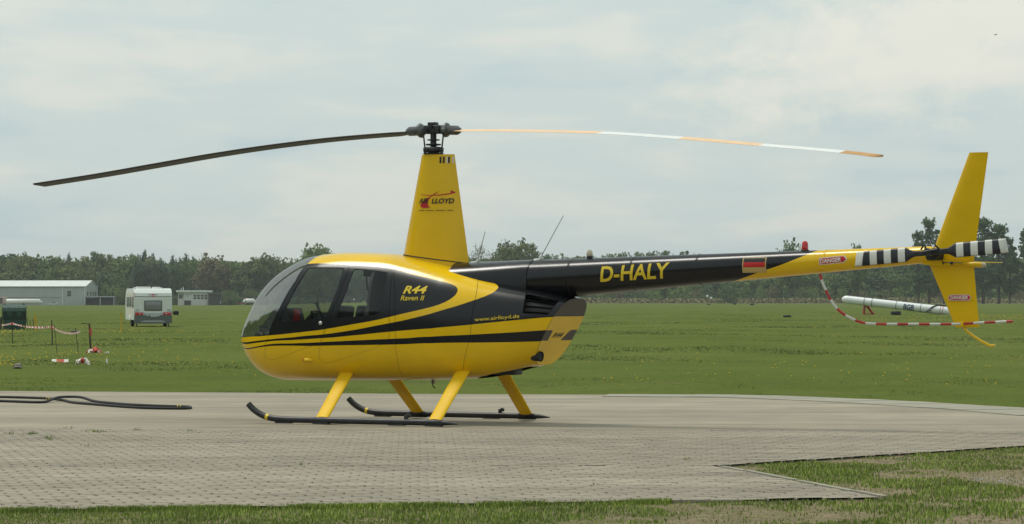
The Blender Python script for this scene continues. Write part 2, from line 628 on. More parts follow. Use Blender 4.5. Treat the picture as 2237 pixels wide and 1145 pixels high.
def text_on(name, body, fn, material, parent, shear=0.0, bold=0.0, cuts=0):
    """text bent over a surface: fn(u, v) -> point, u and v in 0..1 over the lettering's box"""
    bm = text_faces(body, shear, bold)
    for i in range(1, cuts + 1):
        bmesh.ops.bisect_plane(bm, geom=bm.verts[:] + bm.edges[:] + bm.faces[:], plane_co=(0, i / (cuts + 1), 0), plane_no=(0, 1, 0))
    co = np.array([[v.co.x, v.co.y] for v in bm.verts])
    bm.verts.index_update()
    faces = [[v.index for v in f.verts] for f in bm.faces]
    bm.free()
    P = fn(co[:, 0], co[:, 1])
    me = bpy.data.meshes.new(name)
    me.from_pydata([tuple(map(float, p)) for p in P], [], faces)
    me.update()
    return link(name, me, parent, [material])


def cdt_regions(polys, closed, bounds, step):
    """triangulate a rectangle domain with outlines as constraint edges -> (points, triangles, centroids)"""
    (a0, a1), (b0, b1) = bounds
    na = int((a1 - a0) / step)
    nb = int((b1 - b0) / step)
    ga, gb = np.meshgrid(np.linspace(a0, a1, na + 1), np.linspace(b0, b1, nb + 1), indexing='ij')
    pts = [Vector((float(x), float(y))) for x, y in zip(ga.ravel(), gb.ravel())]
    edges = []
    for poly, c in zip(polys, closed):
        o = len(pts)
        pts += [Vector((float(min(max(x, a0), a1)), float(min(max(y, b0), b1)))) for x, y in poly]
        n = len(poly)
        edges += [(o + i, o + (i + 1) % n) for i in range(n if c else n - 1)]
    res = delaunay_2d_cdt(pts, edges, [], 0, 1e-5)
    V = np.array([[p.x, p.y] for p in res[0]])
    T = np.array([f for f in res[2] if len(f) == 3], dtype=np.int64)
    C = V[T].mean(axis=1)
    return V, T, C


def surf_mesh(name, V, T, fn, mirror=False, off=0.0, matidx=None, mats=()):
    """3D mesh of the triangles T of domain points V on the surface fn, with exact normals, shifted off along them"""
    used = np.unique(T)
    remap = np.zeros(len(V), dtype=np.int64)
    remap[used] = np.arange(len(used))
    v = V[used]
    t = remap[T]
    P = fn(v[:, 0], v[:, 1])
    e = 2e-3
    Pa = fn(v[:, 0] + e, v[:, 1]) - fn(v[:, 0] - e, v[:, 1])
    Pb = fn(v[:, 0], v[:, 1] + e) - fn(v[:, 0], v[:, 1] - e)
    n = np.cross(Pa, Pb)
    ln = np.linalg.norm(n, axis=1)
    n = n / np.maximum(ln, 1e-12)[:, None]
    fn3 = np.cross(P[t[:, 1]] - P[t[:, 0]], P[t[:, 2]] - P[t[:, 0]])
    avg = n[t].sum(axis=1)
    flip = (fn3 * avg).sum(axis=1) < 0
    P = P + n * off
    if mirror:
        P = P * np.array([1, -1, 1])
        n = n * np.array([1, -1, 1])
        flip = ~flip
    t = np.where(flip[:, None], t[:, ::-1], t)
    me = mesh_np(name, P, t, smooth=True)
    for m in mats:
        me.materials.append(m)
    if matidx is not None:
        me.polygons.foreach_set('material_index', np.asarray(matidx, dtype=np.int32))
    bad = ln < 1e-9
    if bad.any():
        n[bad] = (-1, 0, 0)
    me.normals_split_custom_set_from_vertices([tuple(map(float, x)) for x in n])
    return me


def gz(X, Y):
    """height of the field"""
    X = np.asarray(X, float)
    Y = np.asarray(Y, float)
    left = np.interp(Y, [60, 120, 180, 300, 600, 1050, 2500], [0, -.10, -.33, -.40, -.55, -.75, -1.2])
    a = X / np.maximum(Y, 1.0)
    s = np.clip((a + 0.095) / 0.06, 0, 1)
    s = s * s * (3 - 2 * s)
    return left * (1 - s) - 0.015


def far(u, v, dist):
    """a point of the place seen at photograph position u, v, dist metres ahead"""
    return Vector(((u - 1118.5) * dist / 7000.0, dist, 1.353 - (v - 652.9) * dist / 7000.0))


def ground(u, v):
    d = 9471.0 / (v - 652.9)
    return ((u - 1118.5) * d / 7000.0, d)

# ------------------------------------------------------------------ helicopter
HELI = empty('helicopter', (-0.861, 35.123, 0.0), -0.473,
             'yellow and black four seat helicopter parked on its skids on the concrete pad', 'helicopter')
XE = 1.5
KN = np.array([0, .12, .25, .42, .6, .8, 1.0, 1.2, 1.4, 1.55, 1.7, 1.8, 1.9, 1.99])
KK = math.sqrt(XE - Q[0])
KNS = KN * (KK / 1.99)
ZT = np.array([Q[1]] + [Q[1] + v for v in Q[2:15]])
ZB = np.array([Q[1]] + [Q[1] - v for v in Q[15:28]])
# arc length table of a superellipse quarter, so that the mesh is even round the hull
_u = np.linspace(-1, 1, 4001)
_ph = np.sign(_u) * np.abs(_u) ** 3 * PI / 2
_ph = np.where(np.abs(_ph) > PI / 4, np.sign(_ph) * (PI / 2 - (1 - np.abs(_u)) ** 3 * PI / 2 / 0.5 * 0.5), _ph)
_ph = np.sort(np.unique(np.concatenate([_ph, np.linspace(-PI / 2, PI / 2, 2001)])))
_e = 2 / 2.7
_y = np.maximum(np.cos(_ph), 0) ** _e
_z = np.sign(np.sin(_ph)) * np.abs(np.sin(_ph)) ** _e
_s = np.concatenate([[0], np.cumsum(np.hypot(np.diff(_y), np.diff(_z)))])
_s /= _s[-1]
_t = _ph / PI + 0.5
SA, SB = 2.4, 2.2          # domain scale, about metres


def b2t(b):
    return np.interp(b, _s, _t)


def t2b(t):
    return np.interp(t, _t, _s)


def hull_xi_t(xi, t):
    xi = np.clip(np.asarray(xi, float), 0, None)
    zt = pchip(KNS, ZT, xi)
    zb = pchip(KNS, ZB, xi)
    x = Q[0] + xi**2
    w = 0.635 * np.sqrt(np.maximum(1 - (1 - np.clip((x - Q[0]) / 1.30, 0, 1)) ** 2.3, 0))
    w = w * (1 - .40 * np.clip((x - .35) / (XE - .35), 0, None) ** 1.6)
    zm = Q[1] + (.93 - Q[1]) * np.clip(xi / .6, 0, 1) + .10 * np.clip((x - .3) / 1.2, 0, 1)
    ph = (np.asarray(t, float) - .5) * PI
    c = np.cos(ph)
    s = np.sin(ph)
    e = 2 / (2.2 + .6 * np.clip((x - Q[0]) / 1.2, 0, 1))
    y = -w * np.maximum(c, 0) ** e
    z = zm + np.where(s > 0, zt - zm, zm - zb) * np.sign(s) * np.abs(s) ** e
    b = np.clip((x - .7) / (XE - .7), 0, 1)
    b = b * b * (3 - 2 * b)
    return np.stack([x + .57 * (z - .90) * b, y, z], -1)


def hull(A, B):
    return hull_xi_t(np.asarray(A) / SA, b2t(np.clip(np.asarray(B) / SB, 0, 1)))


def dom(pts):
    return [(xi * SA, float(t2b(t)) * SB) for xi, t in pts]


OD = {k: dom(v) for k, v in OUT.items()}
AK = KK * SA


def nose_run(z_at, b_from):
    """follow a level line round the nose from the side (b_from) to the middle of the chin"""
    out = []
    A = np.linspace(0.0, 1.2, 4000)
    for b in np.linspace(b_from, 0.0, 14)[1:]:
        z = hull(A, np.full_like(A, b))[:, 2]
        i = int(np.argmin(np.abs(z - z_at)))
        out.append((float(A[i]), float(b)))
    return out


def zdom(p):
    return float(hull(np.array([p[0]]), np.array([p[1]]))[0, 2])


def nosed(line):
    return nose_run(zdom(line[0]) , line[0][1])[::-1]


eB1 = smooth_line(OD['edge_B1'][:12], .05)[:-1] + smooth_line(OD['edge_B1'][11:], .05)
B1 = [(0.0, 0.5 * SB)] + eB1 + OD['wstop'][1:] + [(OD['wstop'][-1][0] + .01, SB), (0.0, SB)]
l2u = nosed(OD['B2up']) + smooth_line(OD['B2up'], .05)
l2d = nosed(OD['B2low']) + smooth_line(OD['B2low'], .05) + [(AK, OD['B2low'][-1][1] + .004)]
l3u = nosed(OD['B3up']) + smooth_line(OD['B3up'], .05) + [(AK, OD['B3up'][-1][1])]
l3d = nosed(OD['B3low']) + smooth_line(OD['B3low'], .05) + [(AK, OD['B3low'][-1][1])]
B2 = l2u + [(AK, SB)] + l2d[::-1]
B3 = l3u + l3d[::-1]
WS = [(0.0, 0.5 * SB)] + OD['edge_B1'][:2] + OD['post'][::-1] + OD['wstop'][1:] + [(OD['wstop'][-1][0] + .01, SB), (0.0, SB)]
FW = smooth_line(OD['FW'], .03, True)
RW = smooth_line(OD['RW'], .03, True)
FD = densify(OD['FD'], .05)
RD = densify(OD['RD'], .05)
VENT = densify(OD['vent'], .04)
BAY = [(1.735 * SA, -.01)] + dom([(1.742, .05), (1.7704, .100), (1.8205, .1257), (1.8639, .1023), (1.8913, .0813), (1.9284, .0723), (1.9531, .064)]) + [(1.962 * SA, .02), (1.962 * SA, -.01)]


def seam_poly(line, w=.0014):
    L = np.array(smooth_line(line, .06))
    d = np.gradient(L, axis=0)
    n = np.stack([-d[:, 1], d[:, 0]], 1)
    n /= np.linalg.norm(n, axis=1)[:, None]
    return [tuple(p) for p in L + n * w] + [tuple(p) for p in (L - n * w)[::-1]]


G = .0016
FDi, FDo = offset_poly(FD, -G), offset_poly(FD, G)
RDi, RDo = offset_poly(RD, -G), offset_poly(RD, G)
seams = [seam_poly(OD[k]) for k in ('L1', 'L2', 'L3')]
polys = [B1, l2u, l2d, l3u, l3d, WS, FW, RW, FDi, FDo, RDi, RDo, VENT, BAY] + seams
closed = [True, False, False, False, False] + [True] * 12
V2, T2, C2 = cdt_regions([p if len(p) > 200 else densify(p, .05, c) for p, c in zip(polys, closed)], closed, ((0.0, AK), (0.0, SB)), .045)
cx, cy = C2[:, 0], C2[:, 1]
is_ = {k: in_poly(cx, cy, p) for k, p in dict(B1=B1, B2=B2, B3=B3, WS=WS, FW=FW, RW=RW, FDi=FDi, FDo=FDo, RDi=RDi, RDo=RDo, VENT=VENT, BAY=BAY).items()}
seam = is_['FDo'] & ~is_['FDi'] | is_['RDo'] & ~is_['RDi']
for s in seams:
    seam |= in_poly(cx, cy, s) & ~is_['FDi'] & ~is_['RDi'] & ~is_['WS']
black = is_['B1'] | is_['B2'] | is_['B3']
win = is_['FW'] | is_['RW']
fd = is_['FDi'] & ~win
rd = is_['RDi'] & ~win
ws = is_['WS'] & ~is_['FDo']
shell = ~(win | fd | rd | ws | seam | is_['VENT'] | is_['BAY'])
liner = ~(win | ws)
MM = [M['yellow'], M['black']]
mi = black.astype(int)
body = link('fuselage', bpy.data.meshes.new('fuselage'), HELI)


def both(name, mask, mats, mi_=None, off=0.0, join=False, parent=HELI, label=None):
    res = []
    for mir in (False, True):
        me = surf_mesh(name, V2, T2[mask], hull, mir, off, None if mi_ is None else mi_[mask], mats)
        o = link(name, me, parent if not isinstance(parent, list) else parent[int(mir)])
        res.append(o)
    return res


def joined(name, mask, mats, mi_, off, parent):
    A = surf_mesh(name, V2, T2[mask], hull, False, off, None if mi_ is None else mi_[mask], mats)
    Bm = surf_mesh(name + '_b', V2, T2[mask], hull, True, off, None if mi_ is None else mi_[mask], mats)
    co, nn, ff, mm = [], [], [], []
    base = 0
    for me in (A, Bm):
        n = len(me.vertices)
        c = np.empty(n * 3, np.float32)
        me.vertices.foreach_get('co', c)
        co.append(c.reshape(-1, 3))
        f = np.empty(len(me.polygons) * 3, np.int32)
        me.loops.foreach_get('vertex_index', f)
        ff.append(f.reshape(-1, 3) + base)
        ln = np.empty(len(me.loops) * 3, np.float32)
        me.corner_normals.foreach_get('vector', ln)
        vn = np.zeros((n, 3), np.float32)
        vn[f] = ln.reshape(-1, 3)
        nn.append(vn)
        k = np.empty(len(me.polygons), np.int32)
        me.polygons.foreach_get('material_index', k)
        mm.append(k)
        base += n
    out = mesh_np(name, np.concatenate(co), np.concatenate(ff), True)
    for m in mats:
        out.materials.append(m)
    out.polygons.foreach_set('material_index', np.concatenate(mm))
    out.normals_split_custom_set_from_vertices([tuple(map(float, x)) for x in np.concatenate(nn)])
    return link(name, out, parent)


bpy.data.objects.remove(body)
body = joined('fuselage', shell, MM, mi, 0.0, HELI)
joined('cabin_lining', liner & ~is_['VENT'] & ~is_['BAY'], [M['liner']], None, -0.014, HELI)
joined('windshield', ws, [M['windshield']], None, -0.003, HELI)
for nm, msk, w in (('front_door', fd, is_['FW']), ('rear_door', rd, is_['RW'])):
    d = both(nm, msk, MM, mi, 0.0)
    both('window', w, [M['glass']], None, -0.004, parent=d)
    for s, dd in zip((-1, 1), d):
        if nm == 'front_door':
            p = hull(*[np.array([v]) for v in OD['handle'][0]])[0] * np.array([1, -s, 1])
            MB().lathe([(0, .012), (.018, .010), (.024, 0), (.024, -.006)], 14,
                       M4=Matrix.Translation(Vector(p)) @ Matrix.Rotation(R(90 if s < 0 else -90), 4, 'X')).build('handle', M['bright_metal'], dd)
# cooling vent: a recess behind the opening, with slats across it
both('vent_recess', is_['VENT'], [M['liner']], None, -0.07)
vp = np.array(OD['vent'])
ends = [((1.8850, .78), (1.9590, .80)), ((1.8890, .735), (1.9610, .745)), ((1.8950, .675), (1.9618, .69)), ((1.9000, .625), (1.9618, .63))]
for side in (1, -1):
    for (a, b) in ends:
        pa, pb = dom([a])[0], dom([b])[0]
        k = np.linspace(0, 1, 9)
        A = pa[0] + (pb[0] - pa[0]) * k
        Bq = pa[1] + (pb[1] - pa[1]) * k
        P = hull(A, Bq)
        P2 = hull(A, Bq - .020)
        n = np.array([0, -1, 0.25])
        V = [p + n * .004 for p in P] + [p - n * .018 for p in P2]
        V = [np.array([v[0], v[1] * side, v[2]]) for v in V]
        V += [v + np.array([0, side * .003, -.006]) for v in V]
        m = MB()
        Fq = []
        for i in range(8):
            Fq += [[i, i + 1, 9 + i + 1, 9 + i], [18 + i, 18 + i + 1, 27 + i + 1, 27 + i], [i, i + 1, 18 + i + 1, 18 + i]]
        m.add(V, Fq, 0, False).build('slat', M['black'], HELI)

# rear panel of the engine cowling, a slanting flat face
tt = np.linspace(0, 1, 60)
rim = hull(np.full(60, AK), tt * SB)
yz = [(float(p[1]), float(p[2])) for p in rim] + [(-float(p[1]), float(p[2])) for p in rim[::-1][1:-1]]


def transom(y, z):
    return np.stack([XE + .57 * (z - .9) + .003 + 0 * y, y, z], -1)


up = [(-.6, 1.164), (.6, 1.164)]
segL = [(-.5, 1.018), (-.225, 1.018), (-.215, 1.0), (-.215, .905), (-.5, .905)]
segR = [(.085, .905), (.19, 1.003), (.235, 1.018), (.6, 1.018), (.6, .905)]
rimi = offset_poly(yz, -.002)
bnd = ((-.55, .55), (.55, 1.45))
Vt, Tt, Ct = cdt_regions([densify(rimi, .04), densify(up, .04, False), densify(segL, .04), densify(segR, .04)], [True, False, True, True], bnd, .06)
ins = in_poly(Ct[:, 0], Ct[:, 1], rimi)
kt = ((Ct[:, 1] > 1.164) | in_poly(Ct[:, 0], Ct[:, 1], segL) | in_poly(Ct[:, 0], Ct[:, 1], segR)).astype(int)
link('rear_cowling', surf_mesh('rear_cowling', Vt, Tt[ins], transom, False, 0.0, kt[ins], MM), HELI)
text_on('lettering', 'R44', lambda u, v: transom(-.155 + u * .24, .935 + v * .055) + np.array([.003, 0, 0]), M['letter_black'], HELI, .35, .02)
MB().tube([(1.36, -.27, .745), (1.46, -.275, .735)], .055, 16, cap=False).tube([(1.30, -.27, .745), (1.45, -.275, .736)], .045, 16).build('exhaust_pipe', M['rubber'], HELI)

# the open bottom of the engine bay, recessed behind its opening, with the sump inside
both('engine_bay', is_['BAY'], [M['liner']], None, -0.045)
MB().box((.78, -.10, .53), (1.05, .10, .62), bev=.02, M4=Matrix.Rotation(R(0), 4, 'Y')).build('engine_sump', M['dark_metal'], HELI)

# cabin: bulkhead, floor, seats, console, controls
bk = hull_xi_t(np.full(40, math.sqrt(-.47 - Q[0])), np.linspace(0, 1, 40)) * np.array([1, .965, 1])
bko = [(float(p[1]), float(p[2])) for p in bk] + [(-float(p[1]), float(p[2])) for p in bk[::-1][1:-1]]
MB().prism(bko, 'x', -.50, -.47).build('bulkhead', M['liner'], HELI)
MB().box((-1.75, -.48, .62), (-.5, .48, .65)).build('cabin_floor', M['liner'], HELI)
for y in (-.30, .30):
    for (x0, top) in ((-1.06, 1.285), (-.60, 1.27)):
        m = MB()
        m.box((x0 - .42, y - .22, .78), (x0, y + .22, .93), bev=.03)
        m.build('seat', M['seat'], HELI)
        m = MB()
        m.box((-.05, y - .22, .0), (.05, y + .22, top - .88), bev=.04,
              M4=Matrix.Translation((x0 + .0, 0, .88)) @ Matrix.Rotation(R(12), 4, 'Y'))
        m.build('seat_back', M['seat'], HELI)
m = MB()
m.prism([(-2.08, .70), (-1.72, .64), (-1.72, 1.05), (-1.78, 1.25), (-1.93, 1.25), (-2.08, 1.06)], 'y', -.17, .17)
m.build('instrument_console', M['seat'], HELI)
MB().box((-1.722, -.10, 1.08), (-1.712, .02, 1.24), M4=Matrix.Rotation(R(0), 4, 'Y')).build('warning_flag', M['red'], HELI)
MB().prism([(-1.70, 1.0), (-1.54, 1.0), (-1.54, 1.20), (-1.62, 1.20), (-1.70, 1.13)], 'y', .12, .34).build('glare_shield', M['seat'], HELI)
m = MB()
m.tube([(-1.40, 0, .7), (-1.38, 0, 1.10), (-1.44, 0, 1.20), (-1.49, 0, 1.31)], .016, 8)
m.tube([(-1.44, 0, 1.20), (-1.47, .0, 1.215), (-1.55, .0, 1.215), (-1.55, 0, 1.08)], .014, 8)
m.build('cyclic_stick', M['rubber'], HELI)
m = MB()
m.box((-.90, .02, 1.60), (-.70, .16, 1.685), bev=.015)
m.tube(smooth_line([(-.88, .06, 1.62), (-.87, .06, 1.50), (-.84, .06, 1.41), (-.80, .06, 1.365), (-.76, .06, 1.39), (-.735, .06, 1.46), (-.73, .06, 1.55)], .03), .007, 6)
m.build('headset', M['rubber'], HELI)

m = MB()
m.prism([(-2.16, .74), (-1.60, .62), (-1.60, .90), (-2.10, .98)], 'y', -.30, .30)
for y in (-.30, .22):
    m.box((-2.02, y - .06, .93), (-1.96, y + .06, 1.06), bev=.01)
m.build('foot_well', M['liner'], HELI)

# roof fairing of the mast
def airfoil(n=28, t=.5):
    u = 0.5 * (1 - np.cos(np.linspace(0, PI, n)))
    y = t / .2 * (.2969 * np.sqrt(u) - .126 * u - .3516 * u**2 + .2843 * u**3 - .1036 * u**4)
    return np.concatenate([np.stack([u, -y], 1), np.stack([u[::-1][1:-1], y[::-1][1:-1]], 1)])


def wing(secs, n=28):
    """loft of airfoil sections: (leading edge x, trailing edge x, y, z, half thickness ratio)"""
    m = MB()
    V = []
    k = 0
    for (xl, xt, y, z, t) in secs:
        a = airfoil(n, t)
        k = len(a)
        V += [(xl + p[0] * (xt - xl), y + p[1] * (xt - xl), z) for p in a]
    Fq = []
    for s in range(len(secs) - 1):
        for i in range(k):
            Fq.append([s * k + i, s * k + (i + 1) % k, (s + 1) * k + (i + 1) % k, (s + 1) * k + i])
    m.add(V, Fq, 0, True)
    m.add(V[:k], [list(range(k))[::-1]])
    m.add(V[-k:], [list(range(k))])
    return m


mast = wing([(-.40, .455, 0, 1.66, .34), (-.375, .44, 0, 1.76, .34), (-.132, .262, 0, 2.932, .46)]).build('mast_fairing', M['yellow'], HELI)


loop = []
for c, t in airfoil(22, 1.0):
    x = -.37 + c * .805
    z = 1.838 - (x + .349) * .1286
    k = (z - 1.76) / (2.932 - 1.76)
    xl, xt, tr = -.375 + k * .243, .44 - k * .178, .34 + k * .12
    loop.append((xl + c * (xt - xl), t * tr * (xt - xl) * 1.01, z))
MB().tube(loop + [loop[0]], .006, 6, cap=False).build('fairing_seal', M['rubber'], HELI)


def mast_pt(x, z):
    k = (np.asarray(z) - 1.76) / (2.932 - 1.76)
    xl = -.375 + k * (.375 - .132)
    xt = .44 + k * (.262 - .44)
    tr = .34 + k * .12
    c = (np.asarray(x) - xl) / (xt - xl)
    c = np.clip(c, 1e-4, 1)
    y = tr / .2 * (.2969 * np.sqrt(c) - .126 * c - .3516 * c**2 + .2843 * c**3 - .1036 * c**4)
    return np.stack([np.asarray(x) + 0 * c, -y * (xt - xl) - .0035, np.asarray(z) + 0 * c], -1)


text_on('lettering', 'AIR', lambda u, v: mast_pt(-.118 + u * .115, 2.395 + v * .058) + np.array([0, -.003, 0]), M['letter_black'], HELI, .25, .03)
text_on('lettering', 'LLOYD', lambda u, v: mast_pt(.035 + u * .24, 2.393 + v * .058), M['letter_black'], HELI, .25, .03)


def mast_decal(name, outline, material):
    """outline in the photograph's proportions of the logo, laid on the fairing"""
    P = densify([(-.118 + (x - 385) / 1000 * .392, 2.397 + (620 - y) / 1000 * .405) for x, y in outline], .012)
    Vd, Td, Cd = cdt_regions([P], [True], ((min(p[0] for p in P) - .01, max(p[0] for p in P) + .01), (min(p[1] for p in P) - .01, max(p[1] for p in P) + .01)), .012)
    k = in_poly(Cd[:, 0], Cd[:, 1], P)
    link(name, surf_mesh(name, Vd, Td[k], lambda a, b: mast_pt(a, b) + np.array([0, .001, 0]), False, 0.0, None, [material]), HELI)


mast_decal('emblem', [(440, 640), (448, 720), (540, 750), (740, 735), (680, 690), (655, 610), (690, 520), (770, 430), (880, 372), (1000, 290), (860, 352), (740, 430), (620, 500), (520, 580)], M['letter_red'])
mast_decal('emblem', [(440, 376), (650, 394), (950, 394), (1270, 350), (1300, 330), (1275, 268), (1430, 325), (1380, 355), (1250, 382), (960, 415), (650, 410), (440, 388)], M['letter_red'])
m = MB()
for a, b in ((385, 570), (612, 838), (892, 1158), (1212, 1365)):
    xs = np.linspace(-.118 + (a - 385) / 1000 * .392, -.118 + (b - 385) / 1000 * .392, 5)
    lo, hi = mast_pt(xs, np.full(5, 2.315)), mast_pt(xs, np.full(5, 2.323))
    m.add(list(lo) + list(hi), [[i, i + 1, 6 + i, 5 + i] for i in range(4)])
m.build('small_print', M['print'], HELI)
for x, k in ((.136, 0), (.170, 0), (.205, 1), (.222, 0), (.262, 1)):
    w = .010 if k == 0 else .007
    P = mast_pt(np.array([x - w, x + w, x + w, x - w]) - .012, np.array([2.835, 2.835, 2.905, 2.905]))
    MB().add(list(P), [[0, 1, 2, 3]]).build('vent_slot', M['letter_black'] if k == 0 else M['white'], HELI)

# ------------------------------------------------------------------ rotor head and blades
m = MB()
m.cyl((0, 0, 2.86), (0, 0, 3.20), .034)
m.lathe([(.05, 2.955), (.112, 2.96), (.115, 3.005), (.10, 3.015), (.05, 3.02)], 20)
m.lathe([(.03, 3.03), (.085, 3.035), (.085, 3.05), (.03, 3.055)], 18)
m.lathe([(.03, 3.085), (.07, 3.088), (.07, 3.10), (.03, 3.103)], 18)
m.lathe([(.05, 2.925), (.125, 2.945), (.05, 2.955)], 16)
m.build('rotor_mast', M['dark_metal'], HELI)
AZ = R(24.2)
er = Vector((math.cos(AZ), 0, 0))
HUB = Vector((0, 0, 3.205))
# azimuth measured in the picture's depth: blade line in local coordinates

ang = 0.473 - AZ


def blade_frame(s):
    return Matrix.Translation(HUB) @ Matrix.Rotation(ang + (0 if s > 0 else PI), 4, 'Z')


m = MB()
B4 = Matrix.Translation(HUB) @ Matrix.Rotation(ang, 4, 'Z')
m.box((-.095, -.05, -.045), (.095, .05, .05), bev=.012, M4=B4)
m.box((-.055, -.04, .05), (.045, .04, .083), bev=.008, M4=B4)
m.tube([B4 @ Vector((0, -.085, .035)), B4 @ Vector((0, .085, .035))], .022, 12)
for sx in (-.07, .07):
    m.tube([B4 @ Vector((sx, -.075, -.005)), B4 @ Vector((sx, .075, -.005))], .026, 12)
m.build('rotor_hub', M['dark_metal'], HELI)
for s in (-1, 1):
    a4 = blade_frame(s)
    m = MB()
    m.tube([a4 @ Vector(p) for p in ((.10, 0, .0), (.135, 0, -.003), (.15, 0, -.005), (.175, 0, -.007), (.185, 0, -.008), (.29, 0, -.012), (.325, 0, -.017))],
           [.045, .07, .083, .075, .052, .052, .030], 14)
    m.box((.14, -.11, -.035), (.19, -.03, .012), bev=.008, M4=a4)
    m.build('blade_grip', M['grip'], HELI)
    m = MB()
    p = a4 @ Vector((.165, -.085, -.02))
    m.tube([(p.x, p.y, p.z), (p.x * .8, p.y * .8, 2.97)], .009, 8)
    m.tube([(p.x * .8, p.y * .8, 2.985), (p.x * .8, p.y * .8, 2.935)], .016, 8)
    m.build('pitch_link', M['dark_metal'], HELI)
DR = {-1: [(.25, 3.182), (.6, 3.168), (1.23, 3.134), (1.97, 3.072), (2.73, 2.988), (3.5, 2.885), (4.28, 2.78), (5.12, 2.68)],
      1: [(.25, 3.190), (.7, 3.182), (1.3, 3.163), (2.01, 3.131), (2.95, 3.053), (3.87, 2.962), (4.81, 2.865), (5.12, 2.824)]}
PITCH = R(6.0)
prof = [(-.25, .0), (-.235, .55), (-.15, 1.0), (.0, .85), (.25, .5), (.5, .25), (.75, .06)]    # chord fraction, half thickness
for s in (-1, 1):
    a4 = blade_frame(s)
    rs = sorted(set(list(np.linspace(.27, 5.12, 44)) + [2.0, 2.93, 3.83, 4.72]))
    zk = DR[s]
    V, Fq, mi_ = [], [], []
    npf = len(prof)
    for r in rs:
        z = float(pchip([k[0] for k in zk], [k[1] for k in zk], np.array([r]))[0]) - HUB.z
        ch = .254 if r > .45 else .10 + .154 * (r - .27) / .18
        hh = .0115
        ring = [(-c * ch, hh * t) for c, t in prof] + [(-c * ch, -hh * t) for c, t in prof[::-1][:-1]]
        # leading edge on +y of the blade's own frame (it turns that way seen from above)
        for (c, h) in ring:
            y = c * math.cos(PITCH) - h * math.sin(PITCH)
            zz = c * math.sin(PITCH) + h * math.cos(PITCH)
            V.append(a4 @ Vector((r, y, z + zz)))
    k = len(ring)
    for i in range(len(rs) - 1):
        rm = (rs[i] + rs[i + 1]) / 2
        for j in range(k):
            Fq.append([i * k + j, i * k + (j + 1) % k, (i + 1) * k + (j + 1) % k, (i + 1) * k + j])
            top = 2 <= j < npf - 1
            if rm > 4.72 and (s > 0 or top):
                c = 3
            elif not top:
                c = 0
            else:
                c = 2 if (2.0 < rm < 2.93 or 3.83 < rm < 4.72) else 1
            mi_.append(c)
    m = MB()
    m.v = [tuple(v) for v in V]
    m.f = Fq + [list(range(k))[::-1], [len(V) - k + j for j in range(k)]]
    m.mi = mi_ + [0, 3 if s > 0 else 0]
    m.sm = [True] * len(Fq) + [False, False]
    m.build('rotor_blade', [M['blade_black'], M['blade_orange'], M['blade_white'], M['blade_tip']], HELI)

# ------------------------------------------------------------------ tail cone
def cone_c(x):
    return 1.590 + (np.asarray(x) - 1.91) * (1.797 - 1.590) / (5.65 - 1.91)


def cone_r(x):
    return .199 + (np.asarray(x) - 1.91) * (.087 - .199) / (5.65 - 1.91)


def cone(x, b):
    """b: angle from straight down, growing on the near side"""
    th = np.asarray(b) / .2
    r = cone_r(x)
    return np.stack([np.asarray(x) + 0 * th, -r * np.sin(th), cone_c(x) - r * np.cos(th)], -1)


def cone_xz(x, z, lift=.003):
    r = cone_r(x)
    th = np.arccos(np.clip((cone_c(x) - np.asarray(z)) / r, -.98, .98))
    P = cone(np.asarray(x), th * .2)
    n = np.stack([0 * th, -np.sin(th), -np.cos(th)], -1)
    return P + n * lift


cy_line = [(3.55, 0.0), (3.68, .10), (3.80, .16), (3.949, .22), (4.162, .30), (4.345, .395), (4.457, .475), (4.51, .55), (4.53, PI * .2)]
yel = smooth_line(cy_line, .05) + [(5.72, PI * .2), (5.72, 0.0)]
Vc, Tc, Cc = cdt_regions([yel], [True], ((.30, 5.72), (0, PI * .2)), .05)
kc = (~in_poly(Cc[:, 0], Cc[:, 1], yel)).astype(int)
for rings in (1,):
    co = []
    A = surf_mesh('tail_cone', Vc, Tc, cone, False, 0, kc, MM)
    Bq = surf_mesh('tail_cone', Vc, Tc, cone, True, 0, kc, MM)
    va = np.array([v.co for v in A.vertices])
    vb = np.array([v.co for v in Bq.vertices])
    fa = np.array([p.vertices[:] for p in A.polygons])
    fb = np.array([p.vertices[:] for p in Bq.polygons]) + len(va)
    me = mesh_np('tail_cone', np.concatenate([va, vb]), np.concatenate([fa, fb]), True)
    for q in MM:
        me.materials.append(q)
    me.polygons.foreach_set('material_index', np.concatenate([kc, kc]).astype(np.int32))
    th = np.concatenate([Vc[:, 1], Vc[:, 1]]) / .2
    used = np.unique(Tc)
    th = Vc[used, 1] / .2
    nn = np.concatenate([np.stack([0 * th, -np.sin(th), -np.cos(th)], 1), np.stack([0 * th, np.sin(th), -np.cos(th)], 1)])
    me.normals_split_custom_set_from_vertices([tuple(map(float, x)) for x in nn])
    cone_ob = link('tail_cone', me, HELI)
m = MB()
m.lathe([(.085, 0), (.08, .04), (.05, .07), (0, .075)], 18, M4=Matrix.Translation((5.72, 0, float(cone_c(5.72)))) @ Matrix.Rotation(R(90), 4, 'Y'))
m.build('cone_end', M['yellow'], HELI)
# seams round the cone: thin straps
for x in (1.10, 1.72, 2.45, 3.2, 4.62, 5.2):
    r = float(cone_r(x)) + .0012
    mtx = Matrix.Translation((x, 0, float(cone_c(x)))) @ Matrix.Rotation(R(90), 4, 'Y')
    MB().lathe([(r - .003, -.012), (r, -.011), (r - .0003, .011), (r - .0035, .012)], 40, M4=mtx).build('seam_strap', M['black'] if x < 4 else M['yellow'], HELI)
